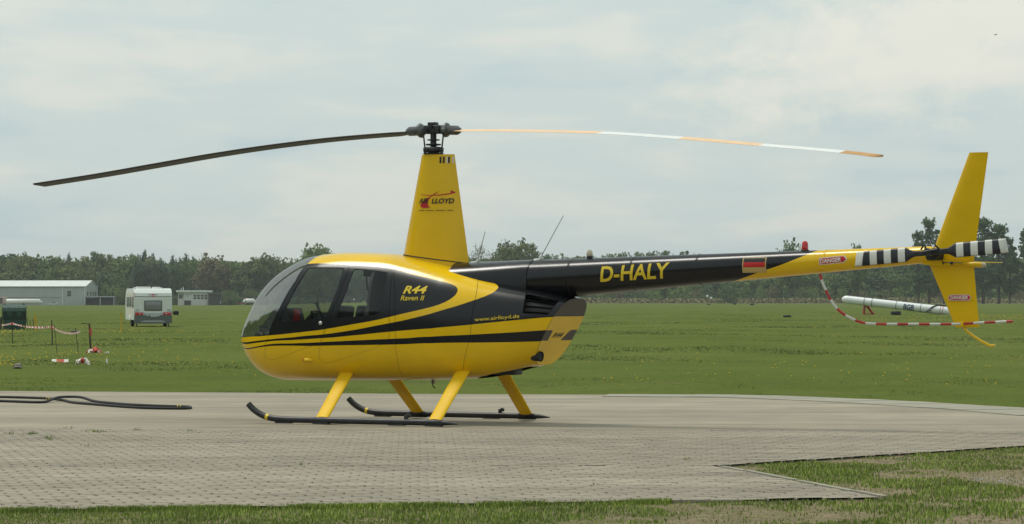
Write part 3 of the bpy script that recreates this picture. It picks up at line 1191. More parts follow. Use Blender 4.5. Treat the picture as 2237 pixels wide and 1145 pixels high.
# fairing that leads the cone out of the cabin roof
secs = []
m = MB()
V, Fq = [], []
NX, NT = 16, 20
for i in range(NX):
    x = .34 + (1.25 - .34) * i / (NX - 1)
    f = i / (NX - 1)
    for j in range(NT):
        t = PI * j / (NT - 1)
        ww = .34 * (1 - f) + (float(cone_r(1.25)) + .004) * f
        zc_ = 1.52 * (1 - f) + float(cone_c(1.25)) * f
        hh = (1.745 - 1.52) * (1 - f) + (float(cone_r(1.25)) + .004) * f
        V.append((x, -ww * math.cos(t), zc_ + hh * math.sin(t) ** .9 - (.10 if j in (0, NT - 1) else 0)))
for i in range(NX - 1):
    for j in range(NT - 1):
        Fq.append([i * NT + j, i * NT + j + 1, (i + 1) * NT + j + 1, (i + 1) * NT + j])
m.add(V, Fq, 0, True).build('cone_fairing', M['black'], HELI)
for s in (-1, 1):
    m = MB()
    V, Fq = [], []
    for i in range(9):
        f = i / 8
        for j in range(9):
            t = PI * j / 8
            V.append((.62 + f * .30, s * (.285 - .07 * f + .05 * f * math.sin(t)), 1.565 - .055 * math.cos(t) * (.3 + .7 * f) - .03 * f))
    for i in range(8):
        for j in range(8):
            Fq.append([i * 9 + j, i * 9 + j + 1, (i + 1) * 9 + j + 1, (i + 1) * 9 + j])
    m.add(V, Fq, 0, True).build('air_scoop', M['black'], HELI)


def box_on(fn, x0, x1, z0, z1, dz):
    return lambda u, v: fn(x0 + u * (x1 - x0), z0 + v * (z1 - z0) + u * dz)


text_on('lettering', 'D-HALY', box_on(cone_xz, 2.115, 2.905, 1.532, 1.695, .040), M['letter_yellow'], HELI, 0.08, .022, cuts=10)


def cone_patch(name, x0, x1, z0, z1, dz, material, lift, nx=6, nz=6, point=0.0, parent=HELI):
    us, vs = np.meshgrid(np.linspace(0, 1, nx + 1), np.linspace(0, 1, nz + 1), indexing='ij')
    xx = x0 + us * (x1 - x0) + np.where(us == 1, point * (1 - np.abs(2 * vs - 1)), 0)
    P = cone_xz(xx.ravel(), (z0 + vs * (z1 - z0) + us * dz).ravel(), lift)
    n = nz + 1
    return MB().add(list(P), [[i * n + j, (i + 1) * n + j, (i + 1) * n + j + 1, i * n + j + 1] for i in range(nx) for j in range(nz)]).build(name, material, parent)


flag = cone_patch('flag', 3.728, 3.992, 1.624, 1.782, .001, M['tan'], .002)
cone_patch('flag_stripe', 3.740, 3.980, 1.732, 1.772, .001, M['stripe_black'], .0036, parent=flag)
cone_patch('flag_stripe', 3.740, 3.980, 1.680, 1.732, .001, M['letter_red'], .0036, parent=flag)
dg = cone_patch('danger_label', 4.572, 4.845, 1.700, 1.772, .024, M['white'], .002, point=.035)
cone_patch('label_field', 4.578, 4.838, 1.707, 1.765, .024, M['letter_red'], .0035, point=.028, parent=dg)
text_on('lettering', 'DANGER', box_on(lambda x, z: cone_xz(x, z, .005), 4.586, 4.815, 1.715, 1.757, .021), M['white'], dg, 0, .035, cuts=2)

# hull lettering
def hull_box(key, lift=.003):
    c = [np.array(p) for p in OD[key]]

    def fn(u, v):
        u = np.asarray(u)[:, None]
        v = np.asarray(v)[:, None]
        p = (c[0] * (1 - u) + c[1] * u) * (1 - v) + (c[2] * (1 - u) + c[3] * u) * v
        P = hull(p[:, 0], p[:, 1])
        return P + np.array([0, -lift, lift * .3])
    return fn


text_on('lettering', 'R44', hull_box('R44'), M['letter_yellow'], HELI, .4, .03, cuts=4)
text_on('lettering', 'Raven II', hull_box('raven'), M['letter_yellow'], HELI, .3, .012, cuts=3)


def www(u, v):
    x = .813 + np.asarray(u) * .485
    z = 1.098 + np.asarray(u) * .040 + np.asarray(v) * .052
    # find the hull's side at these heights
    out = []
    a0, a1 = 1.72 * SA, 1.96 * SA
    ga, gb = np.meshgrid(np.linspace(a0, a1, 60), np.linspace(.40 * SB, .75 * SB, 80), indexing='ij')
    P = hull(ga.ravel(), gb.ravel())
    for xi_, zi_ in zip(x, z):
        i = int(np.argmin((P[:, 0] - xi_) ** 2 + (P[:, 2] - zi_) ** 2))
        out.append((xi_, P[i, 1] - .006, zi_))
    return np.array(out)


text_on('lettering', 'www.airlloyd.de', www, M['letter_yellow'], HELI, 0, .012)
p = hull(*[np.array([v]) for v in OD['lamp'][0]])[0]
for s in (1, -1):
    q = Vector((p[0], p[1] * s, p[2]))
    m = MB()
    m.tube([q + Vector((-.045, -.018 * s, .004)), q + Vector((-.03, -.022 * s, .004)), q + Vector((.03, -.016 * s, .0)), q + Vector((.075, .012 * s, -.004))], [.006, .024, .022, .004], 12)
    o = m.build('position_light', M['yellow'], HELI)
    MB().tube([q + Vector((-.058, -.018 * s, .004)), q + Vector((-.044, -.02 * s, .004)), q + Vector((-.030, -.022 * s, .004))], [.003, .019, .0245], 12).build('lens', M['red_lens'], o)

# aerials and lights on the spine
for (x, z, xt, zt, zb) in ((.517, 1.73, .64, 2.084, 1.79), (1.286, 1.757, 1.588, 2.247, 1.82)):
    m = MB()
    d = Vector((xt - x, 0, zt - z))
    m.tube([(x - .01, 0, z - .01), (x + .02, 0, z + .02), (x + .04, 0, zb)], [.055, .022, .010], 12)
    o = m.build('whip_aerial', M['white'], HELI)
    MB().tube([(x + .035, 0, zb - .01), (xt, 0, zt)], [.0045, .0032], 6).build('rod', M['grey_metal'], o)
m = MB().lathe([(.034, 1.775), (.034, 1.805), (.03, 1.81)], 16, M4=Matrix.Translation((1.90, 0, 0)))
o = m.build('beacon', M['rubber'], HELI)
o['label'] = 'clear strobe light on the tail boom'
MB().lathe([(.03, 1.808), (.036, 1.825), (.033, 1.85), (.018, 1.875), (0, 1.882)], 16, M4=Matrix.Translation((1.90, 0, 0))).build('lens', M['clear_lens'], o)
m = MB().lathe([(.05, 1.825), (.045, 1.855), (.034, 1.862)], 16, M4=Matrix.Translation((4.37, 0, 0)))
o = m.build('beacon', M['rubber'], HELI)
o['label'] = 'red beacon light on the tail boom'
MB().lathe([(.034, 1.862), (.034, 1.92), (.026, 1.942), (.012, 1.95), (0, 1.951)], 18, M4=Matrix.Translation((4.37, 0, 0))).build('lens', M['red_lens'], o)

# ------------------------------------------------------------------ tail
wing([(5.735, 6.195, 0, 1.705, .11), (5.80, 6.222, 0, 1.93, .11), (6.149, 6.349, 0, 2.828, .14)], 20).build('fin_upper', M['yellow'], HELI)
fl = wing([(5.725, 6.195, 0, 1.700, .10), (6.004, 6.256, 0, 1.064, .12)], 20).build('fin_lower', M['yellow'], HELI)


def fin_lab(a, b):
    return lambda u, v: np.stack([5.934 + a + np.asarray(u) * (.247 - 2 * a), -.036 + 0 * np.asarray(u) - b, 1.334 + a * .8 + np.asarray(v) * (.06 - 1.6 * a)], -1)


for nm, mt, a, b in (('danger_label', M['white'], 0, 0), ('label_field', M['letter_red'], .006, .0015)):
    ol = [(0.09, 0), (.91, 0), (1, .5), (.91, 1), (.09, 1), (0, .5)]
    P = fin_lab(a, b)(np.array([p[0] for p in ol]), np.array([p[1] for p in ol]))
    if a == 0:
        lab = MB().add(list(P), [list(range(6))]).build(nm, mt, fl)
    else:
        MB().add(list(P), [list(range(6))]).build(nm, mt, lab)
text_on('lettering', 'DANGER', lambda u, v: fin_lab(.03, .003)(u, v) + np.array([0, 0, -.011]) + np.stack([0 * u, 0 * u, v * .026], -1), M['white'], lab, 0, .035)
m = MB()
m.add([(5.83, .03, 1.735), (6.20, .03, 1.73), (6.24, .78, 1.73), (5.96, .78, 1.735), (5.83, .03, 1.717), (6.20, .03, 1.722), (6.24, .78, 1.722), (5.96, .78, 1.717)],
      [[0, 1, 2, 3], [7, 6, 5, 4], [0, 4, 5, 1], [1, 5, 6, 2], [2, 6, 7, 3], [3, 7, 4, 0]])
m.build('stabilizer', M['yellow'], HELI)
m = MB()
m.tube([(6.10, -.0, 1.70), (6.20, 0, 1.698), (6.29, 0, 1.694)], [.02, .03, .026], 12)
o = m.build('tail_light', M['yellow'], HELI)
MB().tube([(6.288, 0, 1.694), (6.31, 0, 1.694), (6.325, 0, 1.694)], [.0265, .024, .008], 12).build('lens', M['clear_lens'], o)
# gearbox, lever work and guard fairing round the tail rotor shaft
m = MB()
m.tube([(5.70, -.02, 1.79), (5.80, -.04, 1.80), (5.88, -.06, 1.79)], [.06, .062, .045], 14)
m.tube([(5.83, 0, 1.81), (5.83, -.30, 1.812)], .028, 12)
m.tube([(5.83, -.10, 1.81), (5.83, -.16, 1.81)], .055, 14)
m.tube([(5.72, -.10, 1.86), (5.83, -.20, 1.84), (5.95, -.20, 1.83)], .012, 8)
m.tube([(5.70, -.08, 1.80), (5.72, -.10, 1.89)], .010, 8)
m.build('tail_gearbox', M['dark_metal'], HELI)
m = MB()
m.prism([(5.66, 1.735), (5.90, 1.745), (6.16, 1.72), (6.12, 1.705), (5.96, 1.685), (5.78, 1.688), (5.68, 1.70)], 'y', -.055, -.03)
m.build('gearbox_cover', M['yellow'], HELI)
m = MB()
m.tube([(5.985, -.06, 1.712), (5.985, -.07, 1.712)], .016, 12)
m.tube([(5.90, -.062, 1.70), (5.885, -.062, 1.735)], .006, 6)
m.tube([(5.90, -.062, 1.72), (6.10, -.062, 1.715)], .004, 6)
m.build('linkage', M['dark_metal'], HELI)
# tail rotor: two blades with black and white bands
TH = Vector((5.835, -.27, 1.818))
m = MB()
m.tube([TH + Vector((0, .05, 0)), TH + Vector((0, -.05, 0))], .032, 14)
m.box((-.17, -.02, -.028), (.17, .022, .028), bev=.01, M4=Matrix.Translation(TH) @ Matrix.Rotation(R(-4.6), 4, 'Y'))
m.tube([TH + Vector((-.10, -.01, .03)), TH + Vector((-.06, -.03, .075))], .009, 8)
m.tube([TH + Vector((.10, -.01, .03)), TH + Vector((.05, -.03, .08))], .009, 8)
m.tube([TH + Vector((-.09, -.045, .0)), TH + Vector((.09, -.045, .03))], .012, 8)
m.build('tail_rotor_hub', M['dark_metal'], HELI)
for s in (-1, 1):
    m = MB()
    m4 = Matrix.Translation(TH) @ Matrix.Rotation(R(-4.6), 4, 'Y') @ Matrix.Rotation(R(0 if s > 0 else 180), 4, 'Z')
    st = [(.10, .050), (.16, .055), (.20, .075), (.265, .148), (.272, .148)] + [(.272 + (i + 1) * .0757, .148) for i in range(7)]
    V, Fq, mi_ = [], [], []
    for (r, c) in st:
        for k in range(10):
            t = 2 * PI * k / 10
            z = math.cos(t) * c / 2
            V.append(m4 @ Vector((r + .012 * (r > .7) * (-math.cos(t)), math.sin(t) * .010 + z * .12 * s, z)))
    for i in range(len(st) - 1):
        for k in range(10):
            Fq.append([i * 10 + k, i * 10 + (k + 1) % 10, (i + 1) * 10 + (k + 1) % 10, (i + 1) * 10 + k])
            mi_.append(1 if i >= 4 and (i % 2 == 0) else 0)
    m.v, m.f, m.mi, m.sm = [tuple(v) for v in V], Fq + [[len(V) - 10 + k for k in range(10)]], mi_ + [1], [True] * len(Fq) + [False]
    m.build('tail_rotor_blade', [M['stripe_black'], M['stripe_white']], HELI)
# striped guard tube and tail skid
gp = smooth_line([(4.561, -.06, 1.605), (4.588, -.07, 1.532), (4.628, -.07, 1.442), (4.673, -.07, 1.357), (4.734, -.07, 1.273), (4.804, -.07, 1.209), (4.894, -.07, 1.16),
                  (4.997, -.07, 1.118), (5.103, -.07, 1.1), (5.306, -.07, 1.096), (5.602, -.07, 1.097), (5.846, -.07, 1.097), (6.058, -.07, 1.1), (6.301, -.07, 1.113), (6.628, -.07, 1.128)], .02)
gp = [Vector(p) for p in gp]
cum = [0.0]
for a, b in zip(gp, gp[1:]):
    cum.append(cum[-1] + (b - a).length)
gtot = cum[-1]
ncut = 23


def gpt(d):
    i = max(0, min(len(gp) - 2, int(np.searchsorted(cum, d)) - 1))
    f = (d - cum[i]) / max(cum[i + 1] - cum[i], 1e-9)
    return gp[i].lerp(gp[i + 1], f)


cuts = [0.0, .062]
while cuts[-1] < gtot - .06:
    cuts.append(cuts[-1] + .1155)
cuts[-1] = gtot
m = MB()
for i in range(len(cuts) - 1):
    m.tube([gpt(cuts[i] + (cuts[i + 1] - cuts[i]) * k / 6) for k in range(7)], .0135, 10, mi=i % 2)
m.build('tail_rotor_guard', [M['red'], M['stripe_white']], HELI)
MB().box((6.085, -.09, 1.075), (6.115, .03, 1.125), bev=.006).build('guard_clamp', M['yellow'], HELI)
MB().tube(smooth_line([(6.079, 0, 1.09), (6.098, 0, 1.057), (6.127, 0, 1.025), (6.233, 0, .951), (6.344, 0, .892), (6.383, 0, .881), (6.416, 0, .888)], .03), .0145, 10).build('tail_skid', M['yellow'], HELI)

# ------------------------------------------------------------------ landing gear
for s in (-1, 1):
    y = 1.09 * s
    m = MB()
    P = smooth_line([(-1.70, y, .205), (-1.64, y, .150), (-1.56, y, .102), (-1.47, y, .070), (-1.36, y, .053), (-1.2, y, .046)], .04)
    m.tube(P + [(0, y, .043), (.62, y, .043)], .034, 14)
    m.tube([(.62, y, .043), (.75, y, .040), (.88, y, .032)], [.034, .025, .006], 14)
    for x in (-1.25, -.78, .15, .60):
        m.box((x - .10, y - .03, .004), (x + .10, y + .03, .022), bev=.005)
    o = m.build('skid_tube', M['skid'], HELI)
    MB().tube([(-1.475, y, .0725), (-1.44, y, .0645)], .0355, 14, cap=False).build('band', M['letter_yellow'], o)
    m = MB()
    m.box((.245, y - .02, .07), (.275, y + .02, .115), bev=.004)
    m.lathe([(.010, -.018), (.021, -.018), (.021, .018), (.010, .018)], 12, M4=Matrix.Translation((.287, y, .108)) @ Matrix.Rotation(R(90), 4, 'X'))
    m.build('wheel_bracket', M['dark_metal'], o)
    for (xt, xb, zt, zb) in ((-.83, -.785, .56, .066), (.60, .598, .575, .064)):
        m = MB()
        top = Vector((xt, s * .44, zt))
        bot = Vector((xb, s * 1.07, zb))
        V, Fq = [], []
        for k in range(5):
            f = k / 4
            c = top.lerp(bot, f)
            n = Vector((0, zt - zb, s * .63)).normalized()
            ch = .087 - .008 * f
            for j in range(16):
                t = 2 * PI * j / 16
                V.append(c + Vector((math.cos(t) * ch, 0, 0)) + n * (math.sin(t) * .022))
        for k in range(4):
            for j in range(16):
                Fq.append([k * 16 + j, k * 16 + (j + 1) % 16, (k + 1) * 16 + (j + 1) % 16, (k + 1) * 16 + j])
        m.add(V, Fq, 0, True)
        m.add(V[-16:], [list(range(16))])
        o = m.build('landing_gear_leg', M['yellow_leg'], HELI)
        m = MB()
        c = bot + Vector((0, s * .01, -.01))
        m.box(c + Vector((-.10, -.036, -.02)), c + Vector((.10, .036, .018)), bev=.012)
        m.build('leg_shoe', M['skid'], o)
MB().tube([(.02, -.05, .46), (.02, -.05, .40), (.045, -.05, .375)], .007, 8).build('drain_pipe', M['rubber'], HELI)
MB().box((-.10, .12, .42), (-.05, .15, .47), bev=.008).build('belly_aerial', M['white'], HELI)

# ------------------------------------------------------------------ ground
def field_material():
    m = bpy.data.materials.new('meadow')
    m.use_nodes = True
    nt = m.node_tree
    N, Lk = nt.nodes, nt.links
    b = N['Principled BSDF']
    b.inputs['Roughness'].default_value = 0.9
    b.inputs['Specular IOR Level'].default_value = 0.04
    tc = N.new('ShaderNodeTexCoord')

    def noise(scale, st=(1, 1, 1), det=5, rough=.6):
        mp = N.new('ShaderNodeMapping')
        mp.inputs['Scale'].default_value = st
        Lk.new(tc.outputs['Object'], mp.inputs[0])
        n = N.new('ShaderNodeTexNoise')
        n.inputs['Scale'].default_value = scale
        n.inputs['Detail'].default_value = det
        n.inputs['Roughness'].default_value = rough
        Lk.new(mp.outputs[0], n.inputs['Vector'])
        return n.outputs['Fac']

    def rng(f, a, c):
        r = N.new('ShaderNodeMapRange')
        r.inputs['From Min'].default_value = a
        r.inputs['From Max'].default_value = c
        Lk.new(f, r.inputs['Value'])
        return r.outputs[0]

    def mix(f, a, c):
        x = N.new('ShaderNodeMix')
        x.data_type = 'RGBA'
        Lk.new(f, x.inputs[0])
        for i, v in ((6, a), (7, c)):
            if isinstance(v, tuple):
                x.inputs[i].default_value = (*v, 1)
            else:
                Lk.new(v, x.inputs[i])
        return x.outputs[2]

    def mul(a, c):
        x = N.new('ShaderNodeMath')
        x.operation = 'MULTIPLY'
        Lk.new(a, x.inputs[0])
        if isinstance(c, (int, float)):
            x.inputs[1].default_value = c
        else:
            Lk.new(c, x.inputs[1])
        return x.outputs[0]
    G1, G2, G3 = (.090, .122, .019), (.126, .150, .030), (.064, .096, .015)
    c = mix(rng(noise(.10, (1, .35, 1)), .35, .65), G1, G2)
    c = mix(mul(rng(noise(.35, (1, .5, 1)), .48, .72), .75), c, G3)
    c = mix(mul(rng(noise(6.0, (1, .6, 1)), .45, .7), .55), c, (.055, .090, .018))
    # worn, drier patches
    dry = rng(noise(.055, (1, .22, 1), 4), .60, .70)
    c = mix(mul(dry, .6), c, (.125, .11, .045))
    band = rng(noise(.035, (.10, 1.0, 1), 4, .6), .55, .68)
    c = mix(mul(band, .55), c, (.060, .086, .014))
    thin = rng(noise(.30, (.55, 1, 1), 6, .7), .58, .70)
    c = mix(mul(thin, .5), c, (.13, .12, .055))
    # unmown, brownish ground beyond the mown part and the path across it
    sp = N.new('ShaderNodeSeparateXYZ')
    Lk.new(tc.outputs['Object'], sp.inputs[0])
    far_ = rng(sp.outputs['Y'], 820, 960)
    c = mix(mul(far_, mul(rng(sp.outputs['X'], -20, 60), .85)), c, (.12, .11, .06))
    # bare soil beside the paving in front
    near = rng(sp.outputs['Y'], 31, 28)
    soil = mix(rng(noise(18, (1, 1, 1), 8, .75), .36, .64), (.13, .10, .06), (.31, .255, .165))
    turf = mix(rng(noise(3.0, (1, .6, 1), 5, .65), .40, .62), (.075, .10, .022), soil)
    left_ = rng(sp.outputs['X'], 3.0, -.5)
    c = mix(near, c, mix(mul(left_, .8), soil, turf))
    Lk.new(c, b.inputs['Base Color'])
    bp = N.new('ShaderNodeBump')
    bp.inputs['Strength'].default_value = .6
    bp.inputs['Distance'].default_value = .05
    Lk.new(noise(14, (1, 1, 1), 6, .7), bp.inputs['Height'])
    Lk.new(bp.outputs[0], b.inputs['Normal'])
    return m


M['field'] = field_material()
xs = np.unique(np.concatenate([np.linspace(-14, 14, 57), np.linspace(-200, 200, 61), np.linspace(-1500, 1500, 41), [-4000, 4000]]))
ys = np.unique(np.concatenate([[-1500, -600, -200, -80, -20], np.linspace(0, 60, 61), np.linspace(60, 400, 69), np.linspace(400, 1400, 51), [2000, 3000, 4500, 7000]]))
gx, gy = np.meshgrid(xs, ys, indexing='ij')
gzz = gz(gx, gy)
wob = .03 * np.sin(gx * .21 + 1) * np.sin(gy * .13) + .02 * np.sin(gx * .5 + gy * .31)
gzz = gzz + np.where(gy > 56, wob, 0) + np.where(gy < 56, -.008, 0)
nyy = len(ys)
ii, jj = np.meshgrid(np.arange(len(xs) - 1), np.arange(nyy - 1), indexing='ij')
fcs = np.stack([(ii * nyy + jj).ravel(), ((ii + 1) * nyy + jj).ravel(), ((ii + 1) * nyy + jj + 1).ravel(), (ii * nyy + jj + 1).ravel()], 1)
o = link('ground', mesh_np('ground', np.stack([gx.ravel(), gy.ravel(), gzz.ravel()], 1), fcs, True), None, [M['field']])
tag(o, 'green meadow of the airfield with scattered dandelions', None, None, 'structure')


def slab(name, outline, z0, z1, material, parent=None, side=None):
    n = len(outline)
    V = [(x, y, z1) for x, y in outline] + [(x, y, z0) for x, y in outline]
    F = [list(range(n))] + [[i, n + i, n + (i + 1) % n, (i + 1) % n] for i in range(n)]
    m = MB().add(V, F)
    if side is not None:
        m.mi = [0] + [1] * n
        material = [material, side]
    return m.build(name, material, parent)


# smooth concrete of the pad
M['concrete'] = mat('pad_concrete', (.345, .300, .217), .85, vscale=.9, bump=.25, bscale=60, stain=.24, color2=(.295, .256, .185), stretch=(.45, 1.6, 1))
M['concrete_edge'] = mat('edge_concrete', (.29, .27, .21), .85, var=.12, vscale=4, island=.6, bump=.2, bscale=40)
M['paver'] = mat('paver_concrete', (.355, .308, .232), .88, stain=.22, color2=(.282, .245, .187), vscale=1.2, island=.45, bump=.3, bscale=90)
M['paver_side'] = mat('paver_side', (.17, .145, .10), .95, var=.4, vscale=14)
M['joint'] = mat('joint_sand', (.085, .068, .048), .95, var=.35, vscale=25)
padpx = [(-260, 937), (-260, 850), (0, 853.5), (560, 857.5), (1000, 860.5), (1400, 862), (1650, 863.5), (1820, 869.5), (2000, 877.5), (2237, 892), (2450, 910), (2620, 942)]
pad = [ground(*p) for p in padpx]
o = slab('concrete_pad', pad[::-1], -.12, -.004, M['concrete'])
tag(o, 'smooth pale concrete of the helicopter pad', None, None, 'structure')
PAD = o
# slabs along the far edge
edge = np.array([ground(*p) for p in [(1330, 861.8), (1400, 862), (1650, 863.5), (1820, 869.5), (2000, 877.5), (2237, 892), (2450, 910)]])
cl = [0.0]
for a, b_ in zip(edge, edge[1:]):
    cl.append(cl[-1] + float(np.linalg.norm(b_ - a)))


def along(d):
    x = np.interp(d, cl, edge[:, 0])
    y = np.interp(d, cl, edge[:, 1])
    return np.array([x, y])


d = 0.0
while d + .62 < cl[-1]:
    a, b_ = along(d + .006), along(d + .614)
    t = (b_ - a) / np.linalg.norm(b_ - a)
    n = np.array([t[1], -t[0]])
    if n[1] > 0:
        n = -n
    w = 1.05
    ol = [a + n * .004, b_ + n * .004, b_ + n * w, a + n * w]
    zt = random.uniform(.004, .010)
    slab('edge_slab', [tuple(p) for p in ol], -.1, zt, M['concrete_edge'], PAD)
    d += .62

# interlocking pavers
PW, PD = .200, .168


def paver_outline():
    g, gy_ = .0095, .0025
    pts = []
    zig = [(-.5, .0), (-.30, .0), (-.20, .014), (.20, .014), (.30, .0), (.5, .0)]
    for v, dx in zig:
        pts.append((PW / 2 - g + dx - .007, v * (PD - 2 * gy_)))
    for v, dx in zig[::-1]:
        pts.append((-PW / 2 + g + dx - .007, v * (PD - 2 * gy_)))
    return pts


def paver_mesh():
    ol = paver_outline()
    n = len(ol)
    inner = [(x * .93, y * .93) for x, y in ol]
    V = [(x, y, 0.0) for x, y in inner] + [(x, y, -.005) for x, y in ol] + [(x, y, -.03) for x, y in ol]
    F = [list(range(n))]
    for i in range(n):
        k = (i + 1) % n
        F += [[i, n + i, n + k, k], [n + i, 2 * n + i, 2 * n + k, n + k]]
    return np.array(V), F


PV, PF = paver_mesh()
def half(p, q):
    """keep the side of the line p-q that lies to its left"""
    p, q = np.array(p), np.array(q)
    t = q - p
    return p, np.array([-t[1], t[0]]) / np.linalg.norm(t)


def paving(name, corners, rot, label, singles):
    P = np.array(corners)
    root_o = slab(name, [tuple(p) for p in P], -.10, -.016, M['joint'], side=M['paver_side'])
    tag(root_o, label, None, None, 'structure')
    planes = [half(P[i], P[(i + 1) % len(P)]) for i in range(len(P))]
    c, s = math.cos(rot), math.sin(rot)
    org = P[0]
    lim = 40
    cells = []
    for j in range(-140, 140):
        for i in range(-90, 90):
            u = (i + .5 * (j % 2)) * PW
            v = j * PD
            p = org + np.array([c * u - s * v, s * u + c * v])
            dmin = min(float(np.dot(p - a, n)) for a, n in planes)
            if dmin > -.13:
                cells.append((p, dmin))
    bm = bmesh.new()
    inside = [k for k, (p, dm) in enumerate(cells) if dm > .135 and abs((p[0] * 7000 / p[1])) < 1130]
    inside.sort(key=lambda k: cells[k][0][1])
    own = set(inside[:singles])
    me = bpy.data.meshes.new('paving_stone')
    me.from_pydata([tuple(v) for v in PV], [], PF)
    me.materials.append(M['paver'])
    for k in sorted(own):
        p = cells[k][0]
        o = bpy.data.objects.new('paving_stone', me)
        COL.objects.link(o)
        o.parent = root_o
        o.location = (p[0], p[1], RNG.uniform(-.003, .002))
        o.rotation_euler = (RNG.uniform(-.008, .008), RNG.uniform(-.008, .008), rot + RNG.uniform(-.006, .006))
    V, F = [], []
    for k, (p, dm) in enumerate(cells):
        if k in own:
            continue
        o = len(V)
        a = rot + RNG.uniform(-.006, .006)
        ca, sa = math.cos(a), math.sin(a)
        dz = RNG.uniform(-.003, .002)
        tx, ty = RNG.uniform(-.008, .008, 2)
        for v in PV:
            V.append((p[0] + ca * v[0] - sa * v[1], p[1] + sa * v[0] + ca * v[1], v[2] + dz + tx * v[0] + ty * v[1]))
        F += [[i + o for i in f] for f in PF]
    me = bpy.data.meshes.new('paving_field')
    me.from_pydata(V, [], F)
    bm.from_mesh(me)
    for a, n in planes:
        bmesh.ops.bisect_plane(bm, geom=bm.verts[:] + bm.edges[:] + bm.faces[:], plane_co=(a[0], a[1], 0), plane_no=(n[0], n[1], 0), clear_inner=True)
    bm.to_mesh(me)
    bm.free()
    me.materials.append(M['paver'])
    o = link('paving_field', me, root_o)
    o['kind'] = 'stuff'
    return root_o


g = ground
# upper section between the smooth concrete and the seam, lower section in front of the seam
E1 = [g(-330, 1019), g(1390, 1015.5), g(1553, 1016.8), g(2240, 972), g(2520, 955), g(2520, 941.5), g(-330, 936)]
E2 = [g(-330, 1117), g(0, 1112), g(1000, 1100), g(1600, 1091.5), g(1920, 1085.5), g(1580, 1020.5), g(1553, 1016.8), g(1390, 1016.2), g(-330, 1019)]
E1 = [E1[0], E1[2], E1[4], E1[5], E1[6]]
E2 = [E2[0], E2[2], E2[4], E2[6], E2[8]]
paving('upper_pavement', E1, R(13), 'grey interlocking paving next to the smooth concrete', 0)
paving('lower_pavement', E2, R(13), 'grey interlocking paving along the front grass, ending in a point', 300)
# kerb strip along the pointed end and the edging board of the upper section
M['kerb'] = mat('kerb_concrete', (.29, .265, .205), .85, var=.12, vscale=6, bump=.2)
M['board'] = mat('edging_board', (.075, .052, .036), .9, var=.35, vscale=10, stretch=(1, 1, 1))


def strip(name, p, q, w, z0, z1, material, label=None, cat=None):
    p, q = np.array(p), np.array(q)
    t = (q - p) / np.linalg.norm(q - p)
    n = np.array([-t[1], t[0]]) * w / 2
    o = slab(name, [tuple(p - n), tuple(q - n), tuple(q + n), tuple(p + n)], z0, z1, material)
    return tag(o, label, cat)


a, b_ = np.array(g(1568, 1018.6)), np.array(g(1921, 1085.6))
nk = 6
o0 = empty('kerb', (0, 0, 0), 0, 'pale concrete kerb along the slanting end of the paving', 'kerb')
for i in range(nk):
    p, q = a + (b_ - a) * (i + .012) / nk, a + (b_ - a) * (i + .988) / nk
    off = np.array([.035, .03]) + np.array([.012, .008]) * (i % 2)
    k = strip('kerb_stone', p + off, q + off, .05, -.1, .002 + .002 * (i % 3), M['kerb'])
    k.parent = o0
o = strip('edging_board', np.array(g(1500, 1019.0)) + np.array([.0, -.012]), np.array(g(2530, 953.5)) + np.array([0, -.02]), .03, -.10, -.012, M['board'],
          'dark weathered edging board between the paving and the grass on the right', 'edging')

# ------------------------------------------------------------------ grass
def vnoise(x, y, s, seed):
    r = np.random.default_rng(seed).random((64, 64))
    x = np.asarray(x) * s
    y = np.asarray(y) * s
    xi, yi = np.floor(x).astype(int), np.floor(y).astype(int)
    fx, fy = x - xi, y - yi
    fx, fy = fx * fx * (3 - 2 * fx), fy * fy * (3 - 2 * fy)
    v = lambda a, b: r[a % 64, b % 64]
    return (v(xi, yi) * (1 - fx) + v(xi + 1, yi) * fx) * (1 - fy) + (v(xi, yi + 1) * (1 - fx) + v(xi + 1, yi + 1) * fx) * fy


